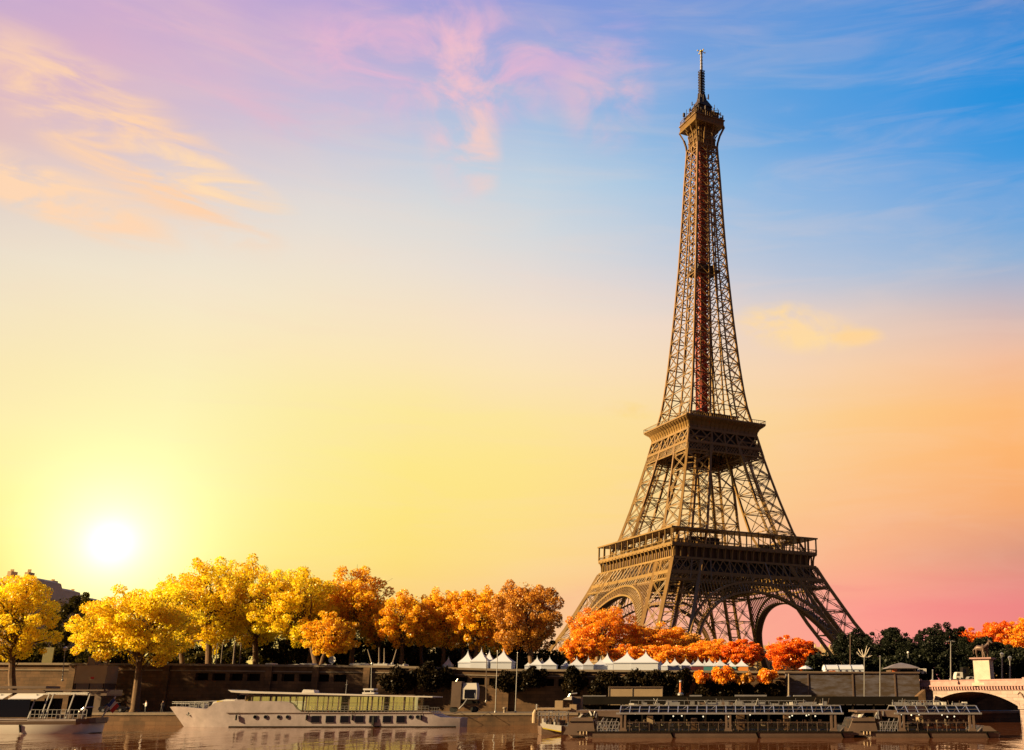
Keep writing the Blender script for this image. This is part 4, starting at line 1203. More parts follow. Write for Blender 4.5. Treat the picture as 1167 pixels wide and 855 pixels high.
# ================================================================== BOATS
def hull_loft(mb, secs, yc):
    """secs: x, half beam at deck, half beam at water, z deck, z bottom"""
    rings = []
    for x, bd, bw, zd, zb in secs:
        zm = (zd+zb)/2; bm = (bd+bw)/2*1.02
        rings.append([(x, yc-bd, zd), (x, yc-bm, zm), (x, yc-bw, zb), (x, yc+bw, zb), (x, yc+bm, zm), (x, yc+bd, zd)])
    mb.loft(rings)
def railing(mb, x0, x1, y, z, h, n, w=.05, rails=2):
    for i in range(n+1):
        x = x0+(x1-x0)*i/n; mb.beam((x, y, z), (x, y, z+h), w)
    for r in range(rails):
        zz = z+h*(r+1)/rails; mb.beam((x0, y, zz), (x1, y, zz), w)

def white_ship():
    Y = 154.0; BW = 3.1; yc = Y+BW
    X = lambda u, v=815: at(u, v, Y).x
    Z = lambda v, u=350: at(u, v, Y).z
    root = thing('river_ship', (X(350), yc, 0), 'long white river ship with a glazed upper saloon moored along the quay', 'ship')
    hb = MB()
    zd = Z(812.3)
    top = [(181, 806, .12, .05), (188, 805.4, .9, .3), (205, 806, 1.9, 1.1), (222, 807.4, 2.55, 1.9), (233, 808.2, 2.8, 2.3), (237, 805, 2.85, 2.4), (242, 801.5, 2.92, 2.55), (248, 799.6, 2.97, 2.65), (262, 799, 3.1, 2.9), (320, 799.3, 3.1, 3.0), (328, 800.3, 3.1, 3.0), (333, 803, 3.1, 3.0), (337, 808, 3.1, 3.0), (343, 811.6, 3.1, 3.0),
           (400, 812, 3.1, 3.0), (488, 811.2, 3.1, 3.0), (491, 812, 3.1, 3.0), (495, 815, 3.08, 3.0), (502, 817.6, 3.05, 2.95), (524, 818.6, 2.7, 2.5)]
    secs = []
    for u, v, bd, bw in top:
        ub = u if u > 240 else u+ (240-u)*.35
        secs.append((X(u), bd, bw, Z(v, u), -.25))
    # raked stem
    rings = []
    for (x, bd, bw, zdk, zb), (u, v, _, _) in zip(secs, top):
        rake = max(0, (245-u)/64)*2.6
        zm = zdk*.45
        rings.append([(x, yc-bd, zdk), (x+rake*.55, yc-(bd+bw)/2*1.02, zm), (x+rake, yc-bw, zb), (x+rake, yc+bw, zb), (x+rake*.55, yc+(bd+bw)/2*1.02, zm), (x, yc+bd, zdk)])
    hb.loft(rings)
    hull = hb.build('hull', HULLW, root, True)
    # rubbing strake and boot line
    mb = MB(); mb.box(X(258), X(522), Y-.1, Y+.05, Z(813.1), Z(812.3)); mb.build('rubbing_strake', BROWNP, hull)
    mb = MB(); mb.box(X(262), X(520), Y-.012, Y+.3, -.2, .14); mb.build('boot_line', BLACKP, hull)
    # saloon: posts, panes, interior, roof
    z0, z1 = zd+.02, Z(792)
    mb = MB(); mb.box(X(280), X(475), yc-2.4, yc+2.4, z0-.2, z0+.05); mb.build('saloon_floor', BROWNP, root)
    us = [277, 284, 295, 307, 318, 328, 335, 347, 360, 372, 384, 396, 409, 422, 434, 447, 459, 470]
    pm = MB()
    for u in us:
        for yy in (Y+.15, yc+2.9): pm.box(X(u)-.07, X(u)+.07, yy, yy+.12, z0 if u > 336 else Z(799.5), z1)
    pm.box(X(277), X(470), Y+.13, Y+.29, Z(801.5), Z(801.0)); pm.box(X(277), X(470), Y+.13, Y+.29, z1-.14, z1)
    pm.build('window_frame', BROWNP, root)
    for a, b in zip(us[:-1], us[1:]):
        gm = MB(); zz = z0 if a > 335 else Z(799)
        gm.box(X(a)+.08, X(b)-.08, Y+.18, Y+.22, zz, z1-.14); gm.build('saloon_window', GLASS_Y, root)
    gm = MB()
    gm.box(X(277), X(470), yc+2.95, yc+2.99, z0, z1-.14)
    gm.box(X(470)-.02, X(470)+.02, Y+.3, yc+2.8, z0, z1-.1); gm.box(X(277)-.02, X(277)+.02, Y+.3, yc+2.8, Z(799), z1-.1)
    gm.build('far_window', GLASS_Y, root)
    cm = MB()      # pale drawn curtains, given a glow of their own to brighten the panes
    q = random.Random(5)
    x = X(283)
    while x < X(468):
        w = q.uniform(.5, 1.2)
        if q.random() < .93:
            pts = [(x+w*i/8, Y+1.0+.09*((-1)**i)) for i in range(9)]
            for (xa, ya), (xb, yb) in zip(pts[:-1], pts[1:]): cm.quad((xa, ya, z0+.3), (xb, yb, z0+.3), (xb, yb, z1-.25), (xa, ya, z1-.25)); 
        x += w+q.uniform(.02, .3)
    cm.build('glow_curtain', GLOW_CURTAIN, root)
    rm = MB()
    x0, x1 = X(257), X(492)
    rm.prism([(x0, Z(786.4, 258)), (x0+.8, Z(787.6, 262)), (x1, Z(794, 480)+.02), (x1, Z(795, 480)), (x0+2.2, Z(790)), (x0+.5, Z(789))][::1], Y-.25, yc+BW+.2)
    rm.build('roof', WHITE, root)
    # wheelhouse front under the roof
    wm = MB(); wm.prism([(X(263), Z(799.5)), (X(279), Z(799.5)), (X(279), Z(790)), (X(270), Z(790))], Y+.5, yc+2.6); wm.build('wheelhouse', HULLW, root)
    wm = MB(); wm.box(X(266), X(277), Y+.44, Y+.52, Z(797), Z(792)); wm.build('wheelhouse_window', GLASS_D, root)
    # foredeck cabin with sloping screen
    fm = MB(); fm.prism([(X(232), Z(809)), (X(236), Z(800)), (X(251), Z(797)), (X(262), Z(798.4)), (X(262), Z(809))], yc-1.6, yc+1.6); fc = fm.build('fore_cabin', WHITE, root)
    fm = MB(); fm.box(X(240), X(247), yc-1.64, yc-1.58, Z(803), Z(799)); fm.build('cabin_window', YELLOW, fc)
    fm = MB()
    fm.beam((X(186), yc, Z(800.5)), (X(236), yc, Z(799)), .1)
    for u in range(192, 236, 6):
        bw = float(np.interp(u, [181, 225], [.5, 2.4]))
        for sg in (-1, 1): fm.beam((X(u), yc+sg*bw, Z(807)), (X(u), yc+sg*bw, Z(801)), .05)
    for sg in (-1, 1): 
        for zz in (800, 802): fm.beam((X(186), yc+sg*.9, Z(zz)), (X(234), yc+sg*2.5, Z(zz+.5)), .045)
    fm.build('bow_railing', ALU, root)
    fm = MB(); fm.box(X(205), X(215), yc-.8, yc+.8, Z(808), Z(804)); fm.tube([(X(220), yc-.6, Z(805.5)), (X(220), yc+.6, Z(805.5))], .35, 10); fm.build('windlass', STEEL, root)
    ya = Y+1.35; am = MB(); am.tube([(X(209), ya, Z(812)), (X(210), ya, Z(815.5))], .08, 6); am.tube([(X(207.5), ya, Z(814.4)), (X(210), ya-.03, Z(816)), (X(212.5), ya, Z(814.4))], .07, 6); am.build('anchor', STEEL, hull)
    for u in (291, 303, 318, 328, 468, 476):
        pm = MB(); n = 14; c = (X(u), Y-.045, Z(817.2))
        pm.tube([(c[0], Y-.08, c[2]), (c[0], Y+.12, c[2])], .30, n); ph = pm.build('porthole', STEEL, hull)
        pm = MB(); pm.tube([(c[0], Y-.1, c[2]), (c[0], Y-.05, c[2])], .23, n); pm.build('glass', GLASS_D, ph)
    for i, u in enumerate((360, 376.5, 393, 410, 426, 441.5, 457)):
        pm = MB(); pm.box(X(u)-.66, X(u)+.66, Y-.06, Y+.06, Z(824), Z(815.4)); ph = pm.build('hull_window', STEEL, hull)
        pm = MB(); pm.box(X(u)-.56, X(u)+.56, Y-.1, Y-.05, Z(823.4), Z(816)); pm.build('glass', GLASS_D, ph)
    # side deck railing, stern railing
    rm = MB(); railing(rm, X(346), X(488), Y+.05, zd-.02, Z(804.6)-zd, 34, .045, 3); railing(rm, X(489), X(500), Y+.1, Z(814), .9, 4, .045, 2); rm.build('side_railing', STEEL, root)
    # things on the roof
    sm = MB(); sm.prism([(X(336), Z(789.6)), (X(351), Z(789.6)), (X(350), Z(786.6)), (X(338), Z(785.8))], yc-1.4, yc+.8); sm.build('roof_hatch', WHITE, root)
    sm = MB(); sm.box(X(406), X(420), yc-1.2, yc+.8, Z(791), Z(789)); sm.box(X(407), X(419), yc-1.3, yc+.9, Z(786.6), Z(784.6))
    for u in (408, 418): sm.beam((X(u), yc-1, Z(789)), (X(u), yc-1, Z(786)), .08)
    sm.build('roof_vent', WHITE, root)
    sm = MB(); sm.tube([(X(384), yc, Z(791)), (X(384), yc, Z(775))], [.06, .03], 6); sm.beam((X(382.5), yc, Z(780)), (X(385.5), yc, Z(780)), .05); sm.build('mast', STEEL, root)
    for ua in (270, 350, 402, 480):
        q = MB(); q.tube([(X(ua), Y-.16, Z(815)), (X(ua), Y-.16, Z(821))], [.14, .14], 8); q.beam((X(ua), Y-.14, Z(815)), (X(ua), Y-.05, Z(811)), .03); q.build('fender', TYRE, root)
    for (ua, va, xb) in ((190, 806, X(172)), (232, 808, X(214)), (520, 818, X(540)), (486, 811, X(505))):
        q = MB(); a = Vector((X(ua), yc+1.2, Z(va))); b = Vector((xb, QUAY_Y+.3, QUAY_Z+.2)); q.tube([a.lerp(b, t/6)-Vector((0, 0, .5*sin(pi*t/6))) for t in range(7)], .035, 5); q.build('mooring_rope', STONE_T, root)
    sm = MB(); sm.beam((X(426), Y-.12, Z(817)), (X(426), Y-.12, Z(827)), .3); sm.build('fender', TYRE, root)
white_ship()

def left_boat():
    Y = 126.0; BW = 3.0; yc = Y+BW
    X = lambda u, v=815: at(u, v, Y).x
    Z = lambda v, u=50: at(u, v, Y).z
    root = thing('excursion_boat', (X(0), yc, 0), 'low excursion boat with a striped flag at its stern, cut by the left edge', 'boat')
    hb = MB()
    hull_loft(hb, [(X(-190), 2.6, 2.4, Z(826), -.2), (X(20), 3.0, 2.9, Z(826), -.2), (X(84), 3.0, 2.8, Z(826), -.2), (X(92), 2.6, 2.2, Z(825), -.2), (X(97), 1.6, 1.2, Z(824), .1)], yc)
    hull = hb.build('hull', WHITE, root, True)
    hb = MB()
    hull_loft(hb, [(X(-190), 2.7, 2.6, Z(820), Z(826)), (X(20), 3.08, 3.02, Z(820), Z(826)), (X(88), 3.08, 2.95, Z(819.6), Z(826)), (X(98), 2.2, 1.9, Z(818.5), Z(825)), (X(101), 1.4, 1.2, Z(818), Z(824))], yc)
    hb.build('bulwark', BROWNP, root)
    hb = MB(); hb.box(X(-190), X(33), Y-.14, Y+.06, Z(820.5), Z(819.3)); hb.box(X(33), X(88), Y-.14, Y+.06, Z(821.4), Z(820)); hb.build('rubbing_strake', HULLW, root)
    for u in (25,):
        hb = MB(); hb.beam((X(u), Y-.1, Z(826)), (X(u+2), Y-.05, Z(835)), .14); hb.build('hull_seam', BLACKP, hull)
    sm = MB()      # slanted roof panes
    for i, (a, b) in enumerate(((-60, -32), (-30, 3), (5, 42))):
        g = MB(); n = 4
        g.quad((X(a), Y+.1, Z(796.5)), (X(b-4), Y+.1, Z(796.5)), (X(b), Y+1.2, Z(790)), (X(a+4), Y+1.2, Z(790)))
        g.quad((X(a), Y+.1, Z(796.5)-.06), (X(a+4), Y+1.2, Z(790)-.06), (X(b), Y+1.2, Z(790)-.06), (X(b-4), Y+.1, Z(796.5)-.06))
        g.build('roof_pane', WHITE, root)
    rm = MB(); rm.box(X(-190), X(40), Y+1.1, yc+1.9, Z(789.6), Z(786.6)); rm.box(X(-190), X(38), Y+1.5, yc+1.5, Z(784.6), Z(781.8)); rm.box(X(38), X(108), Y+1.1, yc+1.9, Z(787.4), Z(785.9))
    rm.box(X(104), X(111), Y+1.3, yc+1.8, Z(793), Z(786))
    rm.build('roof', BROWNP, root)
    rm = MB()
    for i in range(26):
        u = 42+i*1.9; rm.beam((X(u), Y+.9, Z(791.5)), (X(u)+.08, Y+1.3, Z(789.2)), .11)
    rm.box(X(40), X(92), Y+.85, Y+.95, Z(791.9), Z(791.4)); rm.build('awning_fringe', WHITE, root)
    pm = MB()
    for u in (-40, -10, 31, 45, 50, 74, 92):
        pm.beam((X(u), Y+.25, Z(819)), (X(u+2.5), Y+.8, Z(791)), .12).cut()
    pm.beam((X(101), yc, Z(818)), (X(113), yc, Z(794)), .13).cut()
    pm.build_each('roof_post', ALU, root)
    wm = MB(); wm.box(X(-190), X(30), Y+.3, Y+.36, Z(817.5), Z(797)); wm.build('cabin_window', GLASS_D, root)
    wm = MB(); wm.box(X(-190), X(30), Y+2.2, yc+2, Z(818), Z(799)); wm.box(X(58), X(80), yc, yc+1.6, Z(818), Z(793)); wm.box(X(32), X(44), yc-.3, yc+1.4, Z(818), Z(796)); wm.build('cabin', BLACKP, root)
    rm = MB(); railing(rm, X(34), X(98), Y+.1, Z(819.5), Z(809)-Z(819.5), 13, .05, 2)
    rm.tube([(X(88), Y+.2, Z(812)), (X(93), Y+.2, Z(806.5)), (X(101), Y+.8, Z(806))], .06, 5); rm.build('stern_railing', ALU, root)
    tm = MB()
    for u in (60, 72, 84):
        tm.box(X(u), X(u)+.5, Y+.9, Y+1.4, Z(819), Z(814.5)); tm.box(X(u), X(u)+.08, Y+.9, Y+1.4, Z(814.5), Z(811)).cut()
    tm.build_each('bench', BROWNP, root)
    # flagstaff with a tricolour hanging from it
    fm = MB(); fm.tube([(X(102), yc, Z(808)), (X(111.5), yc, Z(795))], .05, 6); st = fm.build('flagstaff', ALU, root)
    A, B_ = Vector((X(105), yc-.05, Z(804))), Vector((X(111.3), yc-.05, Z(795.6)))
    dv = Vector((.80, 0, -.75))*1.05
    def fp(s, t):
        p = A.lerp(B_, s)+dv*t; return (p.x+.05*sin(6*t), p.y-.1+.07*sin(7*t+2*s), p.z-.12*t*t)
    for j, (m, nm) in enumerate(((BLUEP, 'flag_blue'), (WHITE, 'flag_white'), (REDP, 'flag_red'))):
        q = MB(); n = 5
        for i in range(n):
            t0, t1 = (j+i/n)/3, (j+(i+1)/n)/3
            for k in range(4): q.quad(fp(k/4, t0), fp(k/4, t1), fp((k+1)/4, t1), fp((k+1)/4, t0))
        q.build(nm.replace('flag_', '')+'_flag_band', m, st)
left_boat()

def glass_boat(label, u0, u1, ustart, uend, seed, right_stern=True):
    """flat trimaran with a glass roofed saloon; u0..u1 hull, ustart..uend saloon"""
    Y = 113.5; BW = 3.3; yc = Y+BW
    X = lambda u, v=825: at(u, v, Y).x
    Z = lambda v, u=820: at(u, v, Y).z
    root = thing('glass_roof_boat', (X((u0+u1)/2), yc, 0), label, 'boat', 'glass roofed sightseeing boats')
    q = random.Random(seed)
    hb = MB()
    zd = Z(834.2)
    hull_loft(hb, [(X(u0+4), .6, .3, Z(835.5), .25), (X(u0+12), 1.9, 1.6, zd, -.2), (X(u0+30), BW, BW-.1, zd, -.25), (X(u1-16), BW, BW-.1, zd, -.25), (X(u1-3), BW-.2, BW-.4, zd, -.1), (X(u1), BW-.5, BW-1, zd-.15, .15)], yc)
    hull = hb.build('hull', BROWNP, root, True)
    mb = MB()
    n = max(2, int((u1-u0)/85))
    for i in range(1, n+1):
        u = u0+30+(u1-u0-46)*i/n; mb.beam((X(u-2), Y-.06, zd-.05), (X(u+1.4), Y+.04, -.1), .16)
    mb.box(X(u0+18), X(u1-4), Y-.09, Y+.02, zd-.06, zd+.06)
    mb.build('hull_seam', BLACKP, hull)
    # stern and bow decks
    mb = MB(); mb.prism([(X(uend+4), zd), (X(u1-4), zd), (X(u1-12), zd+.55), (X(uend+10), zd+.6)], Y+.3, yc+BW-.3); mb.build('stern_deck', BROWNP, root)
    # saloon floor, ceiling frame
    zr0, zr1 = Z(812.9), Z(804.6)
    mb = MB(); mb.box(X(ustart), X(uend), Y+.15, yc+BW-.15, zd, zd+.12); mb.build('saloon_floor', BLACKP, root)
    bm = MB()
    bm.box(X(ustart-4), X(uend+8), Y-.02, Y+.14, zr0-.12, zr0+.06)
    bm.box(X(ustart-4), X(uend+8), yc+BW-.1, yc+BW+.06, zr0-.12, zr0+.06)
    k = int((uend-ustart)/10.6)
    yt = Y+1.7
    for i in range(k+1):
        x = X(ustart)+(X(uend+6)-X(ustart))*i/k
        bm.beam((x, Y+.05, zr0), (x+.06, yt, zr1), .085); bm.beam((x+.06, yt, zr1), (x+.06, 2*yc-yt, zr1), .07); bm.beam((x+.06, 2*yc-yt, zr1), (x, yc+BW, zr0), .085)
    bm.box(X(ustart), X(uend+6), yt-.06, yt+.06, zr1-.05, zr1+.07); bm.box(X(ustart), X(uend+6), 2*yc-yt-.06, 2*yc-yt+.06, zr1-.05, zr1+.07)
    zm = (zr0+zr1)/2; ym = (Y+yt)/2
    bm.box(X(ustart), X(uend+6), ym-.03, ym+.03, zm-.02, zm+.04)
    for i in range(0, k, 3):
        xa = X(ustart)+(X(uend+6)-X(ustart))*i/k; xb = X(ustart)+(X(uend+6)-X(ustart))*min(k, i+1)/k
        bm.beam((xa, Y+.06, zr0), (xb, yt, zr1), .05)
    fr = bm.build('roof_frame', ALU, root)
    for i in range(k):
        xa = X(ustart)+(X(uend+6)-X(ustart))*i/k+.05; xb = X(ustart)+(X(uend+6)-X(ustart))*(i+1)/k-.03
        g = MB(); g.quad((xa, Y+.07, zr0+.06), (xb, Y+.07, zr0+.06), (xb+.06, yt-.06, zr1-.02), (xa+.06, yt-.06, zr1-.02)); 
        g.quad((xa+.06, yt+.06, zr1+.01), (xb+.06, yt+.06, zr1+.01), (xb+.06, 2*yc-yt-.06, zr1+.01), (xa+.06, 2*yc-yt-.06, zr1+.01))
        g.build('roof_pane', GLASS_R, fr)
    # posts: pairs of broad uprights
    np_ = max(2, int((uend-ustart)/86)+1)
    for i in range(np_):
        u = ustart+4+(uend-ustart-8)*i/max(1, np_-1)
        pm = MB()
        for du in (-2.2, 2.2): pm.box(X(u+du)-.11, X(u+du)+.11, Y+.05, Y+.3, zd, zr0-.1)
        pm.prism([(X(u-5), zd), (X(u+5), zd), (X(u+3), zd+.4), (X(u-3), zd+.4)], Y+.04, Y+.34)
        pm.build('upright', BROWNP, root)
    rl = MB(); railing(rl, X(ustart), X(uend), Y+.12, zd, .95, int((uend-ustart)/11), .045, 1); rl.build('side_railing', BROWNP, root)
    # seats and tables inside
    sb = MB(); u = ustart+8
    while u < uend-6:
        for yy in (Y+.9, yc-.4, yc+1.4):
            if q.random() < .8:
                x = X(u)+q.uniform(-.1, .1); sb.box(x, x+.42, yy, yy+.5, zd+.5, zd+.6); sb.box(x, x+.1, yy, yy+.5, zd+.6, zd+1.15).cut()
        u += 9.8
    sm_ = sb.marks; halves = (MB(), MB()); pv = pf = 0
    for nv, nf in sm_:
        h_ = halves[0 if q.random() < .3 else 1]; o_ = len(h_.v)
        h_.v += sb.v[pv:nv]; h_.f += [tuple(i-pv+o_ for i in f) for f in sb.f[pf:nf]]; h_.cut(); pv, pf = nv, nf
    halves[0].build_each('seat', SEAT, root); halves[1].build_each('seat', SEAT_D, root)
    tb = MB(); u = ustart+13
    while u < uend-6:
        x = X(u); tb.box(x-.35, x+.35, Y+.7, Y+1.5, zd+.78, zd+.83); tb.beam((x, Y+1.1, zd+.1), (x, Y+1.1, zd+.8), .08).cut(); u += 9.8
    tb.build_each('table', BROWNP, root)
    cb = MB()
    u = ustart+30
    while u < uend-20:
        cb.box(X(u), X(u+q.uniform(4, 9)), yc-.5, yc+.9, zd+.1, zd+q.uniform(1.2, 2)).cut(); u += q.uniform(38, 62)
    cb.build_each('bar_counter', CREAM, root)
    lb = MB(); u = ustart+6
    while u < uend-4:
        if q.random() < .2: lb.ball((X(u), yc+q.uniform(-1.5, 1), zr0-q.uniform(.1, .45)), .08, 5).cut()
        u += 5
    lb.build_each('ceiling_lamp', LAMP, root)
    # upper deck fittings on the roof
    um = MB()
    for i in range(int((uend-ustart)/15)):
        u = ustart+8+i*15+q.uniform(-4, 4)
        if q.random() < .75:
            h = q.uniform(.3, .8); w = q.uniform(.3, 1.6); y = yc+q.uniform(-1, 1)
            um.box(X(u), X(u)+w, y, y+.5, zr1+.05, zr1+.05+h*.5); um.beam((X(u), y, zr1), (X(u), y, zr1+h), .06)
    um.beam((X(ustart+10), yc+.5, zr1+.55), (X(uend-30), yc+.5, zr1+.5), .05)
    for i in range(14): 
        x = X(ustart+10)+(X(uend-30)-X(ustart+10))*i/13; um.beam((x, yc+.5, zr1), (x, yc+.5, zr1+.55), .05)
    um.build('roof_railing', ALU, root)
    for k in range(int((uend-ustart)/6)):
        cm_ = MB(); xx = X(q.uniform(ustart+3, uend)); yy = q.uniform(Y+1.2, yc+1.5); w_ = q.uniform(.1, .7); h_ = q.uniform(.08, .4)
        if q.random() < .5: cm_.box(xx, xx+w_, yy, yy+.3, zr1+.08, zr1+.08+h_)
        else: cm_.beam((xx, yy, zr1+.05), (xx+q.uniform(-.4, .4), yy, zr1+.1+h_*1.8), .05)
        cm_.build('roof_fitting', (WHITE, ALU, BROWNP, STEEL)[k % 4], root)
    # sloping wheelhouse and gangway at the bow
    wx0, wx1 = X(u0+12), X(ustart-6)
    wm = MB(); wm.prism([(X(u0+2), .35), (X(u0+8), zd+.75), (X(u0+11), zd+1.35), (X(u0+35), zd+1.45), (X(u0+38), zd), (X(u0+30), .2)], Y+.1, yc+BW-.6); wm.build('bow_deck', BROWNP, root)
    wm = MB(); wm.prism([(X(u0+9), zd+.95), (X(u0+36), zd+.95), (X(u0+36), zd+1.05), (X(u0+9.5), zd+1.05)], Y+.03, Y+.13); wm.build('bow_strake', BLACKP, root)
    wm = MB(); wm.prism([(X(u0+18), zd+1.42), (X(u0+24.5), zr0+.25), (X(u0+27), zr0+.25), (X(u0+20.5), zd+1.42)], Y+.4, yc+BW-.8); wm.build('windscreen', WHITE, root)
    wm = MB(); wm.box(X(u0+16), X(ustart), Y+.3, yc+BW-.4, zr0+.05, zr0+.28)
    wm.prism([(X(u0+36), zr0-.25), (X(ustart)+.2, zr0-.45), (X(ustart)+.2, zr0+.04), (X(u0+36), zr0+.04)], Y+.28, Y+.4); wm.build('wheelhouse_roof', BROWNP, root)
    wm = MB(); wm.box(X(u0+40), X(u0+47), yc-1.6, yc-.9, zd+.1, zd+1.5); wm.box(X(u0+50), X(u0+58), yc-.5, yc+.5, zd+.1, zd+1.1); wm.build('console', CREAM, root)
    for (ua, ub, va, vb_) in ((30, 36, -.75, -.4), (26, 34, -1.15, -.98)):
        wm = MB(); wm.box(X(u0+ua), X(u0+ub), Y+.5, Y+.62, zr0+va, zr0+vb_); wm.build('safety_board', YELLOW, root)
    for k in range(9):
        wm = MB(); xx = X(u0+33+k*1.6)+q.uniform(-.1, .1); zz = zd+q.uniform(.2, 1.9); wm.beam((xx, Y+.2, zz-.2), (xx+q.uniform(-.3, .3), Y+.3, zz+.25), q.uniform(.06, .16)); wm.build('deck_fitting', ALU, root)
    wx0 = X(u0+17)
    gm = MB(); railing(gm, wx0+2.2, X(ustart)-.1, Y+.1, zd, 1.0, 7, .06, 3)
    for i in range(4): gm.beam((wx0+2.6+.5*i, Y+.1, zd), (wx0+3.2+.5*i, Y+.1, zd+1.3), .08)
    gm.build('gangway', ALU, root)
    for i in range(3):
        fm = MB(); x = X(u0+22)+.33*i; fm.tube([(x, Y-.1, zd+.05), (x, Y-.1, zd-.25)], .09, 7); fm.build('fender', CREAM, root)
glass_boat('long sightseeing boat with a glass grid roof, the longer of the two', 640, 976, 706, 954, 11)
glass_boat('shorter sightseeing boat with a glass grid roof, nearest the bridge', 962, 1141, 1024, 1112, 12)

def work_boat():
    Y = 123.0; BW = 2.2; yc = Y+BW
    X = lambda u, v=825: at(u, v, Y).x
    Z = lambda v, u=640: at(u, v, Y).z
    root = thing('service_boat', (X(634), yc, 0), 'cluttered service boat with a white bulwark behind the bow of the long glass boat', 'boat')
    hb = MB(); hull_loft(hb, [(X(612), 1.6, 1.0, Z(827), .1), (X(617), 2.1, 1.7, Z(827), -.2), (X(645), 2.2, 2.0, Z(828), -.2), (X(700), 2.2, 2.0, Z(828), -.2)], yc); hb.build('hull', BROWNP, root)
    hb = MB(); hb.prism([(X(616), Z(826)), (X(619), Z(830)), (X(640), Z(834)), (X(640), Z(827)), (X(616), Z(824.5))], Y-.12, Y+.06); hb.build('bulwark', WHITE, root)
    hb = MB(); hb.prism([(X(618), Z(829)), (X(619.5), Z(830.6)), (X(640), Z(834.6)), (X(640), Z(833.4))], Y-.17, Y-.13); hb.build('yellow_stripe', YELLOW, root)
    for k, (ua, ub, va, vb_) in enumerate(((617, 622, 826, 819), (623.5, 628, 826, 818.5), (630.5, 632.5, 827, 818), (634, 638, 827, 820), (624, 629, 812, 809.5), (633, 639, 818, 815.5))):
        hb = MB(); hb.box(X(ua), X(ub), Y+.25, Y+.8, Z(va), Z(vb_)); hb.build('deck_box', WHITE if k % 2 == 0 else BROWNP, root)
    rm = MB(); railing(rm, X(613), X(645), Y+.02, Z(820), Z(811)-Z(820), 8, .07, 2); rm.build('railing', ALU, root)
    rm = MB(); rm.box(X(611), X(650), Y+.1, yc+2, Z(809), Z(807)); rm.build('upper_deck', CREAM, root)
    rm = MB()
    for u in (614, 625, 636, 647): rm.beam((X(u), Y+.3, Z(827)), (X(u), Y+.3, Z(808)), .12).cut()
    rm.build_each('deck_post', STEEL, root)
    rm = MB(); rm.box(X(631), X(640), Y+.5, Y+1.4, Z(807), Z(798.5)); rm.build('locker', CREAM, root)
    rm = MB(); rm.prism([(X(640), Z(797.5)), (X(650), Z(797.8)), (X(650), Z(793.5)), (X(646), Z(794))], Y+.6, yc+1.4); rm.build('tilted_canopy', WHITE, root)
    rm = MB(); rm.tube([(X(645), Y+.7, Z(797)), (X(648), Y+.7, Z(791)), (X(656), Y+.7, Z(790.3))], .09, 6); rm.build('davit', ALU, root)
    rm = MB(); rm.box(X(648), X(656), Y+.4, Y+1.3, Z(811.5), Z(803)); rm.build('switch_cabinet', CREAM, root)
    rm = MB(); rm.box(X(650), X(660), Y+1.4, yc+1.8, Z(812), Z(794)); rm.build('wheelhouse', BROWNP, root)
    rm = MB(); rm.box(X(651), X(659), Y+1.34, Y+1.42, Z(802), Z(796)); rm.build('wheelhouse_window', GLASS_D, root)
    rm = MB(); rm.tube([(X(608.5), Y+.3, Z(824)), (X(608.5), Y+.3, Z(813)), (X(609.5), Y+.3, Z(809))], [.28, .28, .16], 10); rm.build('fender', CREAM, root)
    rm = MB(); rm.tube([(X(610.5), Y+.3, Z(809)), (X(610.5), Y+.3, Z(802.5))], .1, 7); rm.build('bollard', ALU, root)
    rm = MB()
    q = random.Random(4)
    for i in range(16):
        u = q.uniform(614, 660); h = q.uniform(.3, .9); rm.box(X(u), X(u)+q.uniform(.2, .6), Y+q.uniform(.4, 2), Y+2.3, Z(827), Z(827)+h).cut()
    rm.build_each('deck_gear', BROWNP, root)
work_boat()

# long dark landing stage behind the boats
def landing():
    Y = 138.0
    X = lambda u: at(u, 800, Y).x
    Z = lambda v: at(850, v, Y).z
    root = thing('landing_stage', (X(850), Y+3, 0), 'long dark floating landing stage with a flat roof behind the glass boats', 'landing stage')
    mb = MB(); mb.box(X(655), X(1047), Y, Y+7, Z(803), Z(793.8)); mb.build('roof', BLACKP, root)
    mb = MB(); mb.box(X(645), X(1047), Y-.4, Y+8, -.3, .9); mb.build('float', BLACKP, root)
    mb = MB()
    for u in range(660, 1046, 24):
        for yy in (Y+.3, Y+6.6): mb.beam((X(u), yy, .9), (X(u), yy, Z(803)), .22).cut()
    mb.build_each('post', BLACKP, root)
    mb = MB(); mb.box(X(662), X(1040), Y+5.6, Y+5.8, .9, Z(804)); mb.build('rear_screen', BLACKP, root)
    mb = MB()
    for (a, b, v) in ((664, 690, 793.2), (838, 874, 792.6), (786, 800, 792.8), (905, 925, 793)): mb.box(X(a), X(b), Y+.1, Y+1, Z(794), Z(v-.6)).cut()
    mb.build_each('roof_trim', ALU, root)
    # cream hut behind
landing()
def hut():
    Y = 150.0
    X = lambda u: at(u, 788, Y).x
    Z = lambda v: at(725, v, Y).z
    root = thing('site_hut', (X(725), Y, 0), 'flat cream site hut standing behind the dark landing stage', 'hut')
    mb = MB(); mb.box(X(693.5), X(755), Y, Y+3, 1.0, Z(783.6)); mb.build('wall', CREAM, root)
    mb = MB(); mb.box(X(693), X(755.5), Y-.15, Y+3.2, Z(783.6), Z(782.6)); mb.build('roof', BROWNP, root)
    mb = MB()
    for u in (693.8, 720.5, 754.6): mb.box(X(u)-.06, X(u)+.06, Y-.06, Y+.04, 1, Z(783.6)).cut()
    mb.build_each('corner_trim', STONE_T, root)
    mb = MB(); mb.box(X(690), X(760), Y-1.5, Y+4.5, -.3, 1.0); mb.build('float', BLACKP, root)
hut()

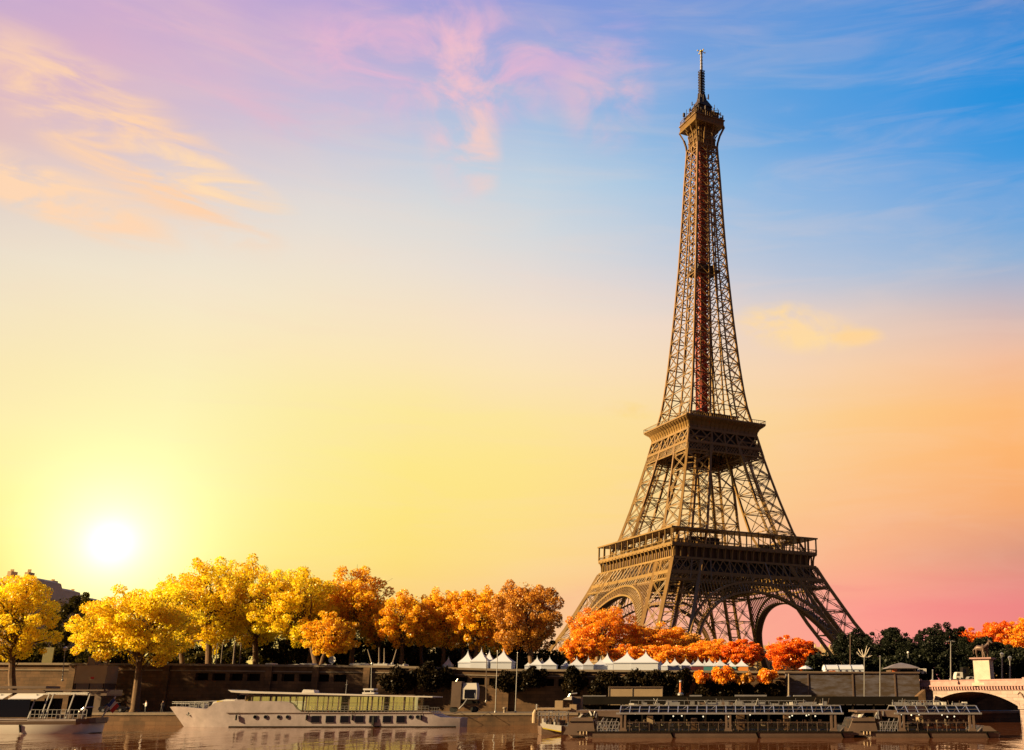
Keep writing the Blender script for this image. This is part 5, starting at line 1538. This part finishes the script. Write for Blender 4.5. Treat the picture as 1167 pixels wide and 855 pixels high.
# ================================================================== QUAY FURNITURE
def pole(name, label, cat, u, vt, vb, Y, r, m, group=None, head=None, lean=0):
    b = at(u, vb, Y); t = at(u+lean, vt, Y)
    root = thing(name, (b.x, Y, b.z), label, cat, group)
    mb = MB(); mb.tube([b, b.lerp(t, .5), t], [r*1.2, r, r*.75], 8); mb.build('pole', m, root)
    mb = MB(); mb.lathe(b.x, b.y, [(r*2.6, b.z-.05), (r*2.6, b.z+.12), (r*1.5, b.z+.3)], 10); mb.build('base', STEEL, root)
    if head == 'globe':
        mb = MB(); mb.ball((t.x, t.y, t.z+.2), .26, 8); mb.build('globe', WHITE, root)
    if head == 'lantern':
        mb = MB(); mb.frus(t.x, t.y, .14, .14, t.z, .26, .26, t.z+.5); mb.frus(t.x, t.y, .3, .3, t.z+.5, .05, .05, t.z+.75); mb.build('lantern', ALU, root)
    if head == 'arms':
        mb = MB()
        for sg in (-1, 1): mb.tube([t, t+Vector((sg*.35, 0, .12)), t+Vector((sg*.5, 0, .02))], .05, 5); mb.box(t.x+sg*.5-.2, t.x+sg*.5+.2, t.y-.12, t.y+.12, t.z-.1, t.z+.06)
        mb.build('lamp_head', STEEL, root)
    if head == 'cap':
        mb = MB(); mb.ball((t.x, t.y, t.z), r*1.2, 6); mb.build('cap', ALU, root)
    return root
GP = 'slim pale poles on the quay'
pole('flagpole', 'slim pale pole on the quay edge, left of the pair before the tents', 'pole', 564.5, 742, 812.5, 167.5, .075, STEEL, GP, 'cap', 2.6)
pole('flagpole', 'slim pale pole on the quay edge, right of the pair before the tents', 'pole', 587.3, 744, 812.5, 167.5, .075, STEEL, GP, 'cap', 2.6)
pole('flagpole', 'plain grey pole left of the bridge, just right of the branched one', 'pole', 1003, 748, 797, 160, .08, STEEL, GP, 'cap', 0)
pole('flagpole', 'thin grey mast behind the stern of the white ship', 'pole', 423, 756, 790, 178, .07, STEEL, None, 'cap', .5)
pole('flagpole', 'thin dark post against the wall between the tents', 'pole', 554, 745, 800, 181, .07, BROWNP, None, 'cap', .5)
pole('corner_post', 'pale post at the left corner of the brown poster wall', 'post', 899, 768, 795, 178, .16, STONE_T, None, None, 0)
for i, (u, vt, Y, lb) in enumerate([(243, 735, 188, 'leaning pale post, leftmost of the thin posts by the wall'), (247, 733, 188.5, 'pale post right beside the leaning one'), (253, 733, 189, 'white upright post, middle of the thin posts by the wall'), (267, 732, 188, 'thickest pale post before the tallest golden tree'), (274, 733, 190, 'orange tinted post beside the thickest pale post')]):
    pole('post', lb, 'post', u-1.5, vt, 760, Y, .09 if i != 3 else .15, STONE_T, 'thin posts on the wall by the tallest golden tree', None, 2.4)
for i, (u, vt, vb, lb, ln) in enumerate([(424, 740, 757, 'pale pole leaning left behind the row of white roofs', -5), (432, 738, 757, 'upright pale pole between two leaning ones', 0), (438, 739, 757, 'second upright pale pole right of the first', 0), (447, 740, 757, 'pale pole leaning right by the amber tree', 5)]):
    pole('mooring_pole', lb, 'pole', u, vt, vb, 189, .1, STONE_T, 'pale poles behind the row of white roofs', None, ln)
pole('street_lamp', 'tall dark street lamp with two arms at the bridge end', 'street lamp', 1083.5, 731, 775, 178, .10, STEEL, 'lamps by the bridge', 'arms', 0)
pole('street_lamp', 'globe lamp rising behind the brown kiosk', 'street lamp', 1035, 745, 766, 215, .12, STEEL, 'lamps by the bridge', 'globe', 0)
pole('street_lamp', 'lantern right of the statue, nearer to it', 'street lamp', 1142, 749, 776, 178, .13, STEEL, 'lamps by the bridge', 'lantern', 0)
pole('street_lamp', 'lantern right of the statue, nearest the right edge', 'street lamp', 1151, 753, 776, 176, .13, STEEL, 'lamps by the bridge', 'lantern', 0)
pole('street_lamp', 'slim lamp left of the dark wall tree, above the container', 'street lamp', 71, 742, 776, 181, .07, STEEL, None, 'lantern', 3)
pole('street_lamp', 'tall thin post in front of the right tower leg', 'street lamp', 969, 722, 760, 205, .1, BRONZE, None, 'cap', 0)
pole('signal_post', 'short orange post standing on the landing stage', 'post', 775.5, 777, 792, 139, .15, ORANGE, None, 'cap', 0)
pole('post', 'short post with a sign plate left of the bridge', 'post', 1063, 764, 776, 186, .12, STEEL, None, 'cap', 0)

def branch_pole():
    Y = 160.0; b = at(985, 797, Y); t = at(985, 749, Y)
    root = thing('ornament_pole', (b.x, Y, b.z), 'grey pole crowned by pale branching ornament, right of the tower foot', 'pole')
    mb = MB(); mb.tube([b, t], [.09, .07], 8); mb.build('pole', STEEL, root)
    mb = MB()
    for (du, dv) in ((-9, -5), (-7, -10), (-3, -9), (3, -13), (6, -11), (9, -2)):
        e = at(985+du, 749+dv, Y); m = t.lerp(e, .5)+Vector((0, .1, -.15)); mb.tube([t, m, e], [.09, .07, .03], 6)
        e2 = m+Vector((du*.05, .2, .6)); mb.tube([m, e2], [.08, .03], 5)
    mb.build('ornament', MARBLE, root)
branch_pole()

def container():
    Y = 178.0
    X = lambda u: at(u, 775, Y).x
    Z = lambda v: at(103, v, Y).z
    root = thing('storage_kiosk', (X(103), Y, QUAY_Z), 'plain tan box kiosk with a small red mark, left of the yellow tree', 'kiosk')
    mb = MB(); mb.box(X(86), X(120), Y, Y+3.5, QUAY_Z-.02, Z(779)); mb.build('lower_wall', BROWNP, root)
    mb = MB(); mb.box(X(86)-.1, X(120)+.1, Y-.15, Y+3.5, Z(779), Z(758.5)); mb.build('upper_wall', CREAM, root)
    mb = MB(); mb.box(X(103.5), X(107.5), Y-.2, Y-.13, Z(774), Z(771.6)); mb.build('red_mark', REDP, root)
    mb = MB(); mb.box(X(95), X(104), Y+.4, Y+2, Z(758.5), Z(748)); mb.build('roof_box', STONE_T, root)
    mb = MB()
    for u in (87, 103, 119): mb.box(X(u)-.06, X(u)+.06, Y-.05, Y+.02, QUAY_Z, Z(779)).cut()
    mb.build_each('seam', BLACKP, root)
container()
def sign_board():
    Y = 187.0; a = at(46, 762, Y); b = at(62, 738, Y)
    root = thing('notice_board', ((a.x+b.x)/2, Y, a.z), 'plain dull green board beside the leftmost tree', 'board')
    mb = MB(); mb.box(a.x, b.x, Y, Y+.3, a.z+.6, b.z); mb.build('panel', L_OLIVE if False else mat('olive_board', (.20, .17, .06), .7), root)
    for x in (a.x+.3, b.x-.3):
        mb = MB(); mb.box(x-.08, x+.08, Y+.08, Y+.24, a.z-.4, a.z+.6); mb.build('leg', STEEL, root)
sign_board()

def car(label, u, v, Y, L_=4.1, m=CARB, rz=0.):
    p = at(u, v, Y)
    root = thing('parked_car', (p.x, Y, QUAY_Z), label, 'car', rz=rz)
    def B(mb, n, mm, par=root): return mb.build(n, mm, par, world=False)
    mb = MB(); h = L_/2
    out = [(-h, .35), (-h+.05, .75), (-h+.25, .92), (-h*.35, 1.0), (h*.62, .98), (h-.1, .85), (h, .6), (h-.05, .35)]
    mb.prism(out, -.82, .82); body = B(mb, 'body', m)
    mb = MB(); mb.loft([[(-1.35, -.78, .98), (1.3, -.78, .98), (1.3, .78, .98), (-1.35, .78, .98)], [(-.75, -.62, 1.46), (.75, -.62, 1.46), (.75, .62, 1.46), (-.75, .62, 1.46)]]); B(mb, 'cabin', GLASS_D)
    mb = MB(); mb.box(-.72, .72, -.6, .6, 1.45, 1.5); B(mb, 'roof', ALU)
    for x in (-1.25, 1.25):
        for y in (-.8, .8):
            mb = MB(); mb.tube([(x, y-.1, .32), (x, y+.1, .32)], .32, 14); w = B(mb, 'wheel', TYRE)
            mb = MB(); mb.tube([(x, y-.12, .32), (x, y+.12, .32)], .19, 10); B(mb, 'rim', ALU, w)
    for y in (-.6, .6):
        mb = MB(); mb.box(h-.06, h+.02, y-.15, y+.15, .62, .78); B(mb, 'headlight', WHITE)
car('dark parked car on the lower quay behind the flag of the left boat', 131, 800, 172, rz=R(8))

def crane_truck():
    Y = 171.0
    X = lambda u: at(u, 790, Y).x
    Z = lambda v: at(528, v, Y).z
    root = thing('lorry', (X(528), Y+1, QUAY_Z), 'small lorry with a white cab beside a tall brown box on the quay', 'lorry')
    mb = MB(); mb.box(X(514), X(525), Y+.2, Y+2.6, Z(806), Z(776.6)); mb.build('box_body', BROWNP, root)
    mb = MB(); mb.loft([[(X(526), Y+.3, Z(797)), (X(543), Y+.3, Z(797)), (X(543), Y+2.5, Z(797)), (X(526), Y+2.5, Z(797))], [(X(526), Y+.3, Z(785)), (X(543), Y+.3, Z(785)), (X(543), Y+2.5, Z(785)), (X(526), Y+2.5, Z(785))], [(X(527), Y+.5, Z(778.5)), (X(541.5), Y+.5, Z(778.5)), (X(541.5), Y+2.3, Z(778.5)), (X(527), Y+2.3, Z(778.5))]]); mb.build('cab', WHITE, root)
    mb = MB(); mb.box(X(529), X(541), Y+.24, Y+.34, Z(796), Z(786)); mb.build('windscreen', GLASS_D, root)
    mb = MB(); mb.box(X(512), X(544), Y+.4, Y+2.4, Z(802), Z(798.5)); mb.build('chassis', BLACKP, root)
    mb = MB(); mb.tube([(X(533), Y+.1, Z(796)), (X(529), Y-.2, Z(803)), (X(524.5), Y-.3, Z(808))], .1, 6); mb.tube([(X(541), Y+.1, Z(790)), (X(542.5), Y, Z(796))], .08, 6); mb.build('mirror_arm', ALU, root)
    mb = MB(); mb.tube([(X(518), Y+.6, Z(776.8)), (X(520), Y+.6, Z(773.8))], .08, 6); mb.build('exhaust', ALU, root)
    for u in (516, 540):
        for dy in (.5, 2.3):
            mb = MB(); zc = QUAY_Z+.45; mb.tube([(X(u), Y+dy-.15, zc), (X(u), Y+dy+.15, zc)], .45, 14); mb.build('wheel', TYRE, root)
crane_truck()

def bollard(u, label):
    p = at(u, 812, 167.0); root = thing('bollard', (p.x, 167.0, QUAY_Z), label, 'bollard')
    mb = MB(); mb.lathe(p.x, 167.0, [(.28, QUAY_Z-.02), (.2, QUAY_Z+.1), (.17, QUAY_Z+.5), (.32, QUAY_Z+.62), (.3, QUAY_Z+.8), (.1, QUAY_Z+.86)], 12); mb.build('post', STONE_T, root)
bollard(575, 'pale mooring bollard between the two slim poles')

# row of low white roofs and a dish on the wall's top
def white_roofs(label, u0, u1, v, Y, seed, dish=None):
    q = random.Random(seed); a, b = at(u0, v, Y), at(u1, v, Y); zb = at((u0+u1)/2, 763, Y).z
    root = thing('low_pavilion', ((a.x+b.x)/2, Y, zb), label, 'pavilion', 'low white roofed pavilions on the wall')
    mb = MB(); x = a.x; parts = []
    mb.box(a.x, b.x, Y, Y+2.6, zb-.6, a.z-.35); mb.build('wall', CREAM, root)
    mb = MB()
    while x < b.x-.3:
        w = min(q.uniform(1.1, 3.0), b.x-x); h = q.uniform(-.15, .3)
        mb.prism([(x, a.z-.36), (x+w-.05, a.z-.36), (x+w-.2, a.z+h), (x+.2, a.z+h-.05)], Y-.3, Y+2.8); x += w
    mb.build('roof', WHITE, root)
    mb = MB(); x = a.x
    while x < b.x:
        mb.beam((x, Y-.2, a.z-.3), (x, Y-.2, zb-.5), .09).cut(); x += 1.6
    mb.build_each('post', ALU, root)
white_roofs('long low pavilion with uneven white roofs above the white ship', 302, 374, 757.3, 187.5, 1)
white_roofs('low pavilion with thin white roofs below the leaning poles', 398, 462, 757.6, 187.5, 2)
def dish():
    Y = 187.2; p = at(378.5, 752, Y)
    root = thing('satellite_dish', (p.x, Y, p.z-1.2), 'round white satellite dish on the wall top beside the golden trunk', 'satellite dish')
    mb = MB(); k = 18; rings = []
    for r, d in ((.02, .22), (.35, .16), (.55, .06), (.62, 0)): rings.append([(p.x+r*cos(2*pi*i/k), Y-.05+d, p.z+r*sin(2*pi*i/k)) for i in range(k)])
    for r, d in ((.62, .04), (.55, .10), (.35, .2), (.02, .26)): rings.append([(p.x+r*cos(2*pi*i/k), Y-.05+d, p.z+r*sin(2*pi*i/k)) for i in range(k)])
    mb.loft(rings); mb.build('reflector', WHITE, root, True)
    mb = MB(); mb.tube([(p.x, Y+.15, p.z), (p.x, Y+.3, p.z-.6), (p.x, Y+.2, p.z-1.6)], .07, 6); mb.build('bracket', STEEL, root)
    mb = MB(); mb.beam((p.x, Y, p.z-.5), (p.x, Y-.4, p.z-.05), .05); mb.box(p.x-.08, p.x+.08, Y-.48, Y-.36, p.z-.1, p.z+.06); mb.build('feed_arm', STEEL, root)
dish()

# right side: marquee, parasol, kiosk, vans, poster wall
def marquee():
    Y = 190.0
    X = lambda u: at(u, 762, Y).x
    Z = lambda v: at(960, v, Y).z
    zb = 7.1
    root = thing('marquee', (X(962), Y, zb), 'low white marquee with a rounded roof on the wall right of the round orange tree', 'marquee')
    mb = MB(); k = 10; pts = [(X(941), Z(769))]
    x0, x1 = X(941), X(985)
    mb.loft([[(x, Y+2.5-2.5*cos(pi*i/k), Z(763)+(Z(757.4)-Z(763))*sin(pi*i/k)) for i in range(k+1)] for x in np.linspace(x0, x1, 7)]); mb.build('roof', TENTW, root, True)
    mb = MB(); mb.box(x0+.1, x1-.1, Y+.1, Y+4.9, zb-.6, Z(763)); mb.build('wall', TENTW, root)
    mb = MB()
    for x in np.linspace(x0, x1, 7): mb.beam((x, Y-.02, zb-.3), (x, Y-.02, Z(763)), .1)
    for x in np.linspace(x0, x1, 4):
        for i in range(k): mb.beam((x, Y+2.5-2.53*cos(pi*i/k), Z(763)+(Z(757.2)-Z(763))*sin(pi*i/k)), (x, Y+2.5-2.53*cos(pi*(i+1)/k), Z(763)+(Z(757.2)-Z(763))*sin(pi*(i+1)/k)), .09)
    mb.build('frame', STEEL, root)
    mb = MB(); mb.box(X(945), X(952), Y-.12, Y+.02, zb-.2, Z(764.5)); mb.build('orange_panel', ORANGE, root)
marquee()
def parasol():
    Y = 188.0; t = at(918, 758.6, Y); e = at(926.5, 762.5, Y); r = e.x-t.x
    root = thing('parasol', (t.x, Y, 7.2), 'white parasol between the round orange tree and the marquee', 'parasol')
    mb = MB(); mb.lathe(t.x, Y, [(r, e.z), (r*.5, (t.z+e.z)/2+.06), (.05, t.z)], 8); mb.build('canopy', TENTW, root)
    mb = MB(); mb.tube([(t.x, Y, 6.9), (t.x, Y, t.z)], .05, 6); mb.build('pole', STEEL, root)
parasol()
def kiosk():
    Y = 192.0
    X = lambda u: at(u, 762, Y).x
    Z = lambda v: at(1030, v, Y).z
    zb = 7.0; xc = X(1029.5)
    root = thing('kiosk', (xc, Y, zb), 'small brown kiosk with a flared hipped roof and an orange side', 'kiosk')
    hw = (X(1044)-X(1015.5))/2
    mb = MB(); mb.box(xc-hw, xc+hw, Y, Y+2*hw, zb-.6, Z(761.5)); mb.build('wall', BROWNP, root)
    mb = MB(); a = (X(1047.5)-X(1011.5))/2; cy = Y+hw
    mb.frus(xc, cy, a, a, Z(761.8), a*.97, a*.97, Z(761)); mb.frus(xc, cy, a*.97, a*.97, Z(761), a*.45, a*.45, Z(757)); mb.frus(xc, cy, a*.45, a*.45, Z(757), .1, .1, Z(755)); mb.build('roof', KROOF, root)
    mb = MB(); mb.box(X(1016.5), X(1022.5), Y-.06, Y+.02, zb-.4, Z(762.3)); mb.build('orange_door', ORANGE, root)
    mb = MB(); mb.box(X(1026), X(1041), Y-.05, Y+.03, zb+.4, Z(763.2)); mb.build('hatch', BLACKP, root)
kiosk()
def van(label, u0, u1, vt, vb, Y, m, front=True):
    X = lambda u: at(u, 765, Y).x
    Z = lambda v: at((u0+u1)/2, v, Y).z
    zb = Z(vb)
    root = thing('parked_van', (X((u0+u1)/2), Y, zb), label, 'van')
    x0, x1 = X(u0), X(u1); H = Z(vt)-zb; w = x1-x0
    mb = MB(); mb.prism([(x0, zb+.25), (x0, zb+H*.5), (x0+w*.14, zb+H*.9), (x0+w*.25, zb+H), (x1-.05, zb+H), (x1, zb+H*.9), (x1, zb+.25)], Y, Y+1.9); mb.build('body', m, root)
    mb = MB(); mb.prism([(x0+w*.1, zb+H*.55), (x0+w*.2, zb+H*.86), (x0+w*.5, zb+H*.86), (x0+w*.5, zb+H*.55)], Y-.03, Y+.02); mb.build('side_window', GLASS_D, root)
    for x in (x0+w*.2, x1-w*.2):
        mb = MB(); mb.tube([(x, Y-.05, zb+.3), (x, Y+.2, zb+.3)], min(.32, w*.14), 12); mb.build('wheel', TYRE, root)
van('white van parked left of the statue pedestal', 1089, 1097, 766, 775.5, 184, WHITE)
van('small pale van right of the brown kiosk', 1047, 1056, 762, 769.5, 193, WHITE)
van('dark box van between the white van and the statue', 1096.5, 1104, 760.5, 775.5, 187, BLACKP)
van('silver car roof seen by the statue foot', 1103, 1111, 771, 775.8, 181, ALU)
def poster_wall():
    Y = WALL_Y-1.4
    X = lambda u: at(u, 780, Y).x
    Z = lambda v: at(950, v, Y).z
    m = bpy.data.materials.new('weathered_poster'); m.use_nodes = True
    nt = m.node_tree; N = nt.nodes; L = nt.links; b = N['Principled BSDF']; b.inputs['Roughness'].default_value = .9
    tc = N.new('ShaderNodeTexCoord'); mp = N.new('ShaderNodeMapping'); mp.inputs['Scale'].default_value = (.25, 1, 1.1); L.new(tc.outputs['Object'], mp.inputs[0])
    nz = N.new('ShaderNodeTexNoise'); nz.inputs['Scale'].default_value = 1.0; nz.inputs['Detail'].default_value = 7; nz.inputs['Roughness'].default_value = .7; L.new(mp.outputs[0], nz.inputs[0])
    rp = N.new('ShaderNodeValToRGB'); e = rp.color_ramp.elements; e[0].position = .44; e[0].color = (.045, .028, .018, 1); e[1].position = .64; e[1].color = (.095, .09, .125, 1)
    L.new(nz.outputs[0], rp.inputs[0]); L.new(rp.outputs[0], b.inputs['Base Color'])
    root = thing('brown_wall', (X(960), Y, QUAY_Z), 'brown wall with weathered bluish patches left of the bridge', 'wall')
    mb = MB(); mb.box(X(896), X(1048), Y, Y+1.3, QUAY_Z-.2, Z(767.5)); mb.build('masonry', m, root)
    mb = MB(); mb.box(X(896)-.2, X(1048)+.1, Y-.22, Y+1.3, Z(767.5), Z(765.8)); mb.build('coping', BROWNP, root)
    mb = MB()
    for u in (921, 972, 1020): mb.box(X(u)-.12, X(u)+.12, Y-.1, Y+.02, QUAY_Z, Z(768)).cut()
    mb.build_each('rib', BROWNP, root)
    mb = MB(); mb.prism([(X(1020), QUAY_Z), (X(1050), QUAY_Z), (X(1050), Z(786))], Y-2.6, Y-.3)
    mb.build('stair_ramp', STONE, root)
poster_wall()

# ================================================================== PEOPLE
def person(label, u, v, Y, zb, top, legs, rz=0., arm=0.):
    p = at(u, v, Y)
    root = thing('person', (p.x, Y, zb), label, 'person', rz=rz)
    vs_ = [(0,0,.95,.15),(0,0,1.2,.145),(0,0,1.42,.16),(0,0,1.52,.06),(0,.0,1.6,.085),(0,-.01,1.70,.10),(0,0,1.78,.05),
           (.1,0,.9,.11),(.11,-.02,.5,.075),(.12,.01,.08,.05),(.12,-.14,.03,.04),
           (-.1,0,.9,.11),(-.11,.04,.5,.075),(-.12,.06,.08,.05),(-.12,-.09,.03,.04),
           (.21,0,1.40,.06),(.25,.02,1.14,.045),(.24,-.06,.90,.035),(.24,-.10,.80,.03),
           (-.21,0,1.40,.06),(-.26,.02+arm*-.1,1.14+arm*.1,.045),(-.22,-.1-arm*.2,.92+arm*.35,.035),(-.2,-.14-arm*.25,.84+arm*.4,.03)]
    es = [(0,1),(1,2),(2,3),(3,4),(4,5),(5,6),(0,7),(7,8),(8,9),(9,10),(0,11),(11,12),(12,13),(13,14),(2,15),(15,16),(16,17),(17,18),(2,19),(19,20),(20,21),(21,22)]
    me = bpy.data.meshes.new('body'); me.from_pydata([q[:3] for q in vs_], es, []); o = bpy.data.objects.new('body', me); col.objects.link(o); o.parent = root
    o.modifiers.new('skin', 'SKIN')
    for i, d in enumerate(me.skin_vertices[0].data): d.radius = (vs_[i][3], vs_[i][3]*(.75 if i < 3 else 1)); d.use_root = (i == 0)
    sb = o.modifiers.new('sub', 'SUBSURF'); sb.levels = sb.render_levels = 1
    m = bpy.data.materials.new('person_cloth'); m.use_nodes = True; nt = m.node_tree; N = nt.nodes; L = nt.links; b = N['Principled BSDF']; b.inputs['Roughness'].default_value = .8
    tc = N.new('ShaderNodeTexCoord'); sp = N.new('ShaderNodeSeparateXYZ'); L.new(tc.outputs['Object'], sp.inputs[0])
    rp = N.new('ShaderNodeValToRGB'); rp.color_ramp.interpolation = 'CONSTANT'; e = rp.color_ramp.elements
    e[0].position = 0; e[0].color = (.03, .025, .02, 1); e[1].position = .05; e[1].color = (*legs, 1)
    for pos, c in ((.5, top), (.78, (.5, .3, .21)), ): n_ = e.new(pos); n_.color = (*c, 1)
    mu = N.new('ShaderNodeMath'); mu.operation = 'MULTIPLY'; mu.inputs[1].default_value = .52; L.new(sp.outputs[2], mu.inputs[0])
    L.new(mu.outputs[0], rp.inputs[0]); L.new(rp.outputs[0], b.inputs['Base Color']); me.materials.append(m)
    mb = MB(); mb.ball((0, .015, 1.74), .105, 8, .9); mb.build('hair', BARK_D, root, True, world=False)
person('person in pale clothes standing in front of the brown weathered wall', 931.6, 794, 165.5, QUAY_Z, (.7, .66, .64), (.6, .55, .5), R(20))
person('person in a white top and dark trousers standing on the quay by the ship bow', 166, 806, 168, QUAY_Z, (.7, .62, .6), (.05, .05, .06), R(-40), 1)
person('person in dark clothes standing on the quay under the yellow tree', 186, 800, 172, QUAY_Z, (.08, .06, .06), (.05, .04, .05), R(60))
